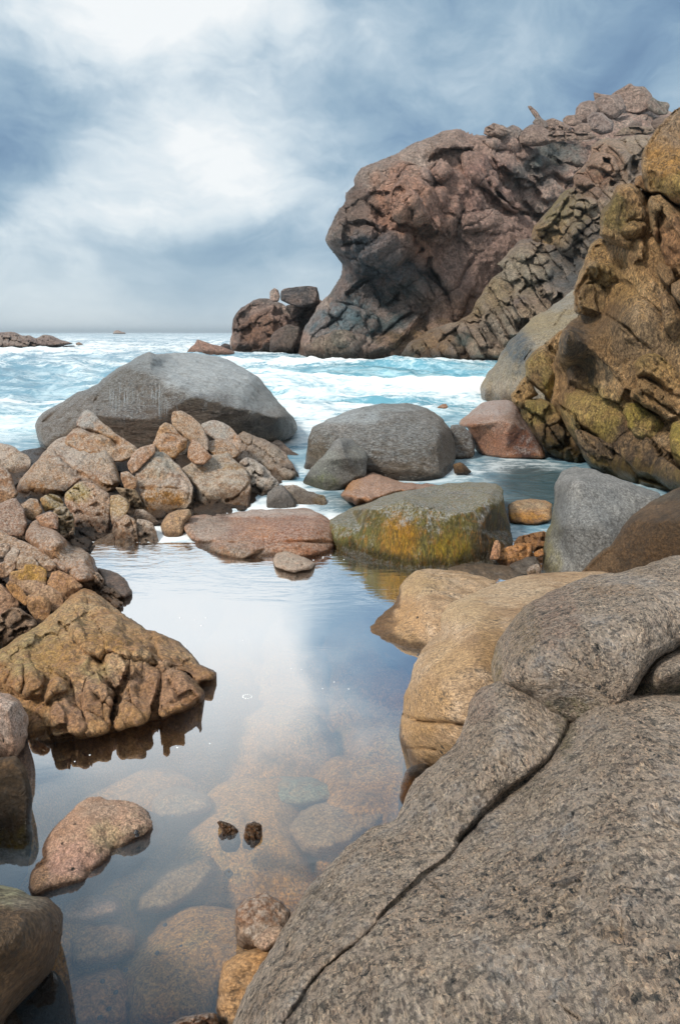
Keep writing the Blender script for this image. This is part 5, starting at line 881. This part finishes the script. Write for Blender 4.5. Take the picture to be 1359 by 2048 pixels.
gpart('rear_dome', P('j', '582,900 578,850 592,780 610,740 640,700 700,620 770,570 850,528 930,500 1000,470 1100,467 1200,440 1280,405 1359,388 1500,370 1640,420 1640,690 1500,705 1359,768 1290,800 1235,845 1180,940 1140,1020 1040,1070 950,1110 820,1060 740,980 660,935 600,930'),
      ctl=Zc([(985, 1350, .55), (1000, 1270, .62), (1050, 1215, .74), (1120, 1175, .80), (1200, 1145, .84), (1300, 1125, .90), (1359, 1110, .93), (1420, 1100, .95), (1020, 1350, .70), (1060, 1390, .66), (1140, 1425, .62), (1200, 1390, .74), (1100, 1300, .84), (1200, 1250, .93), (1290, 1220, .98), (1270, 1320, .86), (1359, 1280, .86), (1450, 1200, 1.0), (1450, 1350, .8)]), bulge=.10, back=.8, R=.14,
      stains=[(1110, 1230, 45, 70, (.44, .30, .24), .6), (1050, 1260, 30, 50, (.44, .34, .22), .6), (1140, 1420, 60, 25, (.17, .17, .08), .7), (1230, 1130, 110, 18, (.46, .35, .24), .5), (990, 1340, 14, 50, (.28, .22, .09), .7), (1210, 1180, 60, 12, (.5, .33, .2), .5)])
gpart('side_boulder', P('j', '1135,1000 1150,950 1195,870 1240,825 1280,798 1359,752 1500,700 1640,720 1640,1060 1359,1040 1200,1040'),
      ctl=Zc([(1255, 1385, .62), (1275, 1345, .68), (1320, 1300, .74), (1359, 1285, .76), (1359, 1385, .66), (1320, 1350, .80), (1359, 1330, .84), (1450, 1300, .85), (1450, 1400, .7)]), bulge=.05, back=.5, R=.3,
      stains=[(1300, 1380, 80, 14, (.17, .17, .09), .6)])
gpart('front_slope', P('k', '560,360 600,262 645,222 720,160 750,90 765,30 785,0 830,-20 870,-30 920,-10 985,25 1050,60 1062,72 1085,45 1150,20 1230,12 1359,8 1500,0 1700,40 1750,500 1700,1150 600,1200 60,1180 90,947 140,830 200,740 260,630 310,550 370,490 420,440 480,395 530,378'),
      ctl=Zc([(470, 2048, .42), (540, 1900, .38), (620, 1750, .36), (700, 1670, .36), (760, 1640, .38), (800, 1590, .40), (850, 1540, .44), (910, 1490, .48), (940, 1420, .52), (1000, 1360, .62), (1060, 1390, .64), (1140, 1430, .60), (1100, 1500, .62), (1000, 1480, .66), (950, 1560, .62), (1010, 1600, .58), (900, 1700, .56), (800, 1750, .56), (700, 1850, .58), (650, 1950, .62), (560, 2040, .60),
              (1180, 1400, .66), (1240, 1392, .70), (1359, 1388, .72), (1240, 1470, .80), (1359, 1500, .86), (1150, 1600, .78), (1050, 1700, .72), (900, 1850, .72), (800, 2000, .74), (1100, 1850, .84), (1300, 1700, .92), (1300, 1950, .96), (1100, 2040, .86), (1500, 1600, .92), (1500, 2000, 1.0), (700, 2100, .66)]),
      bulge=.06, back=.5, R=.10, rough=.009, rfreq=10, step=2.6, cfade=.8,
      cracks=[(P('k', '720,160 790,175 850,205 890,235'), 1.8, .010), (P('k', '1000,500 1040,495 1090,485 1130,490'), 2, .010), (P('k', '1000,880 1040,910 1070,930'), 1.8, .012), (P('k', '420,420 470,400 520,410'), 2, .012), (P('k', '360,600 420,560 500,545 560,500'), 2, .010), (P('k', '1200,120 1260,150 1359,165'), 1.8, .010), (P('k', '1180,560 1200,640 1190,700'), 1.6, .010), (P('k', '640,540 680,560 700,600 690,640'), 1.8, .010), (P('k', '820,60 880,110 900,170'), 1.5, .008), (P('k', '1290,330 1330,380 1359,390'), 2, .012), (P('k', '880,560 960,545 1010,560 1080,540'), 1.5, .008), (P('k', '1055,72 1045,110 1000,190 930,250 850,310 790,370 740,430'), 7, .075), (P('k', '740,430 690,490 640,520 590,570 520,630 480,690'), 4, .035), (P('k', '480,690 400,750 340,800 290,870 240,947'), 5, .035)],
      stains=[(1130, 1460, 20, 50, (.20, .19, .12), .7), (1050, 1570, 50, 24, (.20, .18, .13), .6), (950, 1650, 35, 24, (.15, .14, .12), .6), (640, 1810, 50, 40, (.24, .21, .17), .4), (960, 1410, 30, 40, (.52, .38, .32), .6), (1230, 1870, 60, 14, (.62, .42, .27), .5), (1080, 1800, 80, 80, (.60, .48, .36), .4), (1270, 1560, 80, 80, (.58, .47, .38), .4), (1300, 1800, 60, 60, (.40, .40, .40), .4)])
lr('round rusty brown stone against the outcrop in the near pool', 'k', '97,655 103,625 112,608 140,585 180,574 220,590 257,628 250,690 210,720 150,740 115,730 100,700', 'blocky', Yf=1.74, lean=.12, bulge=.06, back=.12, facets=0, rough=.03, step=2, stains=[(510, 1810, 60, 40, (.27, .13, .07), .7)])
lr('small pink stone against the outcrop beside the round rusty one', 'k', '150,720 165,692 190,673 237,670 235,710 180,745', 'pink', Yf=1.66, lean=.08, bulge=.03, back=.08, facets=0, rough=.03, step=2)
lr('upright tan stone pressed against the left side of the outcrop', 'k', '40,1050 48,900 52,830 66,780 100,748 150,733 210,718 230,760 180,900 150,1050', 'smooth', Yf=1.5, lean=.2, bulge=.06, back=.15, facets=0, rough=.015, step=2.2)
lr('rough brown rock just showing at the bottom edge', 'k', '-110,975 -85,945 -50,925 0,918 45,912 60,960 60,1010 -110,1010', 'blocky', Yf=1.45, lean=.08, bulge=.04, back=.1, facets=0, cells=(10, 1.3, 0, .02, .01), step=2, stains=[(390, 2040, 60, 30, (.20, .09, .055), .8)])

# submerged stones one can tell apart through the water
def sub(lbl, s, z, h, col, **kw):
    pts = P('z', s); c = np.array(pts).mean(0)
    rock('submerged_stone', lbl, 'stone', pts, M['bed'], zb=z, mound=h, rough=.02, step=3.5, jit=2.5, R=.5, stains=[(c[0], c[1], 400, 400, tuple(min(.6, k*1.25) for k in col), .7)], **kw)
sub('pale blue green oval stone under the water left of the outcrop', '485,1580 510,1560 560,1550 640,1555 700,1565 735,1580 700,1600 600,1620 520,1610', -.35, .14, (.17, .22, .17))
sub('long brown submerged stone just below the pale oval one', '560,1660 620,1600 720,1580 800,1590 790,1640 700,1700 620,1720', -.35, .16, (.28, .20, .13))
sub('wide orange submerged slab at the bottom of the near pool', '240,1960 290,1900 380,1850 460,1870 470,1960 430,2060 260,2060', -.30, .16, (.36, .20, .09))
sub('reddish submerged slab in the lower left of the near pool', '110,1990 150,1950 230,1930 265,1960 260,2060 140,2060', -.30, .14, (.30, .15, .09))
sub('brown submerged stone below the pink and tan rock', '135,1880 150,1845 220,1840 270,1860 270,1910 210,1930 140,1940', -.28, .12, (.27, .17, .11))
sub('slanting submerged stone in the middle of the near pool', '270,1790 330,1730 420,1700 440,1740 400,1790 330,1830 270,1830', -.30, .12, (.22, .17, .12))
sub('mauve submerged slab right under the pink and tan rock', '120,1800 160,1780 240,1790 250,1830 180,1850 110,1850', -.25, .12, (.27, .18, .15))
sub('faint submerged stone behind the pink and tan rock', '300,1600 340,1570 420,1590 430,1620 380,1640 310,1640', -.25, .10, (.25, .20, .15))
sub('olive submerged boulder in front of the algae block', '700,1150 740,1125 790,1120 860,1130 900,1160 850,1190 780,1205 720,1195', -.25, .22, (.30, .26, .10))
sub('brown submerged shelf in front of the red slab', '470,1160 520,1130 600,1120 680,1130 700,1160 640,1180 560,1190', -.25, .2, (.30, .20, .10))

# sea snails
def snails():
    sm = bpy.data.materials.new('snail_shell'); sm.use_nodes = True; t = NT(sm.node_tree)
    p = t.n('ShaderNodeNewGeometry').outputs['Position']; c = t.mix(t.noise(p, 120, 3), (.012, .013, .017), (.04, .045, .055))
    bs = t.n('ShaderNodeBsdfPrincipled', {'Base Color': c, 'Roughness': .35}); t.n('ShaderNodeOutputMaterial', {0: bs.outputs[0]})
    a = np.linspace(0, 2*math.pi, 15)[:-1]; V = []; Q = []
    rings = 9
    for i in range(rings):      # squat cone with spiral shoulders
        h = i/(rings-1); r = (1-h)**.7 * (1 + .12*math.sin(h*14)) + .01
        for th in a: V.append((r*math.cos(th) + .15*h, r*math.sin(th), h*1.1 - .2))
    n = len(a)
    for i in range(rings-1):
        for j in range(n): Q.append((i*n+j, i*n+(j+1) % n, (i+1)*n+(j+1) % n, (i+1)*n+j))
    src = None
    spots = [('pair of', 273, 1663, .10), ('', 273, 1672, .10)]
    pts = [(230, 1935, -.17), (205, 1963, -.14), (252, 1940, -.18), (232, 1985, -.13), (218, 2018, -.13), (200, 2036, -.13), (362, 1894, -.16), (440, 1893, -.15), (330, 1850, -.17), (315, 1906, -.16), (287, 1720, -.17), (290, 1738, -.17), (258, 1703, -.17), (346, 1632, -.16), (335, 1644, -.16)]
    def put(x, y, z, size, lbl, grp):
        nonlocal src
        Y0 = float(Yz(x, y, z)); loc = pos(x, y, Y0)
        if src is None: src = mesh_obj('sea_snail', np.array(V), np.array(Q), sm); o = src
        else: o = src.copy(); COL.objects.link(o)
        o.location = tuple(float(k) for k in loc); o.scale = (size, size, size); o.rotation_euler = (0, 0, x)
        for k in list(o.keys()):
            if k in ('label', 'category', 'group'): del o[k]
        tag(o, lbl, 'snail', grp)
    for x, y, z in pts: put(x, y, z, .0085, 'small black sea snail resting on the stones under the near pool', 'snails under the near pool')
    for (x, y, dd) in [(837, 1311, 0), (839, 1338, 0), (830, 1345, 0)]:
        put(x, y, .28 if y < 1330 else .22, .012, 'small black sea snail clinging to the amber side of the bulging tan boulder', 'snails on the bulging boulder')
    put(272, 1664, .045, .011, 'small black sea snail at the right edge of the low pink and tan rock', 'snails on the low rock'); put(274, 1671, .03, .010, 'small black sea snail at the right edge of the low pink and tan rock', 'snails on the low rock')
snails()

g = rock('shore_ground', None, None, P('z', '-1300,870 -700,850 -200,880 -20,925 -22,1000 -30,1100 -24,1250 -26,1380 -45,1500 -60,1700 -60,1900 -50,2150 -500,2400 -1300,2400'), M['blocky'],
     ctl=[(x, y, float(Yz(x, y, z))) for x, y, z in [(-20, 925, .0), (-25, 1000, .1), (-25, 1250, .12), (-30, 1380, .10), (-60, 1700, .0), (-60, 2000, .0), (-200, 950, .3), (-200, 1200, .45), (-200, 1500, .4), (-220, 1900, .3), (-700, 900, .6), (-700, 1300, .8), (-700, 1800, .7), (-1300, 1000, .9), (-1300, 2300, .8)]],
     bulge=.12, back=.6, R=.1, cells=[(120, 1.5, 40, .25, .1), (40, 1.4, 20, .08, .05)], rough=.004, fold=.004, step=5)
for k in ('label', 'category'):
    if k in g: del g[k]
tag(g, 'broken rocky ground of the left bank', None, None, 'structure')
def bubbles():
    bm = bpy.data.materials.new('foam_fleck'); bm.use_nodes = True; t = NT(bm.node_tree)
    p = t.n('ShaderNodeNewGeometry').outputs['Position']
    bs = t.n('ShaderNodeBsdfPrincipled', {'Base Color': t.mix(t.noise(p, 200, 2), (.5, .55, .58), (.8, .84, .86)), 'Roughness': .3}); t.n('ShaderNodeOutputMaterial', {0: bs.outputs[0]})
    rs = np.random.RandomState(3); V = []; Q = []
    pts = [(372, 1292), (403, 1251), (486, 1281), (536, 1281), (360, 1236), (412, 1236), (583, 1337), (603, 1339), (668, 1364), (697, 1378), (390, 1240), (150, 1523), (180, 1510), (355, 1495), (420, 1487), (645, 1377)]
    pts += [(640 + rs.uniform(-1, 1)*60, 1108 + rs.uniform(-1, 1)*14) for _ in range(16)] + [(495 + 9*math.cos(a), 1393 + 4*math.sin(a)) for a in np.linspace(0, 6.2, 14)]
    for (x, y) in pts:
        Y0 = float(Yz(x, y, 0)); c = pos(x, y, Y0); r = rs.uniform(.0025, .006)*max(1, Y0*.28); i0 = len(V); n = 8
        for h, k in ((-.2, 1), (.35, .8), (.6, .25)):
            for j in range(n): V.append((c[0]+r*k*math.cos(j*2*math.pi/n)*1.3, c[1]+r*k*math.sin(j*2*math.pi/n), h*r))
        for q in range(2):
            for j in range(n): Q.append((i0+q*n+j, i0+q*n+(j+1) % n, i0+(q+1)*n+(j+1) % n, i0+(q+1)*n+j))
        Q.append((i0+2*n, i0+2*n+1, i0+2*n+2, i0+2*n+3)); Q.append((i0+2*n, i0+2*n+3, i0+2*n+4, i0+2*n+7)); Q.append((i0+2*n+4, i0+2*n+5, i0+2*n+6, i0+2*n+7))
    tag(mesh_obj('foam_flecks', np.array(V), np.array(Q), bm), 'tiny white flecks of foam floating on the pool', 'foam', None, 'stuff')
bubbles()
# ------------------------------------------------------------------ sea haze
def haze():
    m = bpy.data.materials.new('haze'); m.use_nodes = True; t = NT(m.node_tree)
    v = t.n('ShaderNodeVolumePrincipled', {'Color': (.80, .92, 1, 1), 'Density': .00028, 'Anisotropy': .4}); t.n('ShaderNodeOutputMaterial', {1: v.outputs[0]})
    a, b, c = 9900, -5, 33; V = np.array([(x, y, z) for z in (b, c) for y in (-a, a) for x in (-a, a)], float)
    Q = np.array([(0, 2, 3, 1), (4, 5, 7, 6), (0, 1, 5, 4), (2, 6, 7, 3), (0, 4, 6, 2), (1, 3, 7, 5)])
    tag(mesh_obj('haze', V, Q, m, smooth=False), 'thin pale sea haze over the whole bay', None, None, 'stuff')
haze()
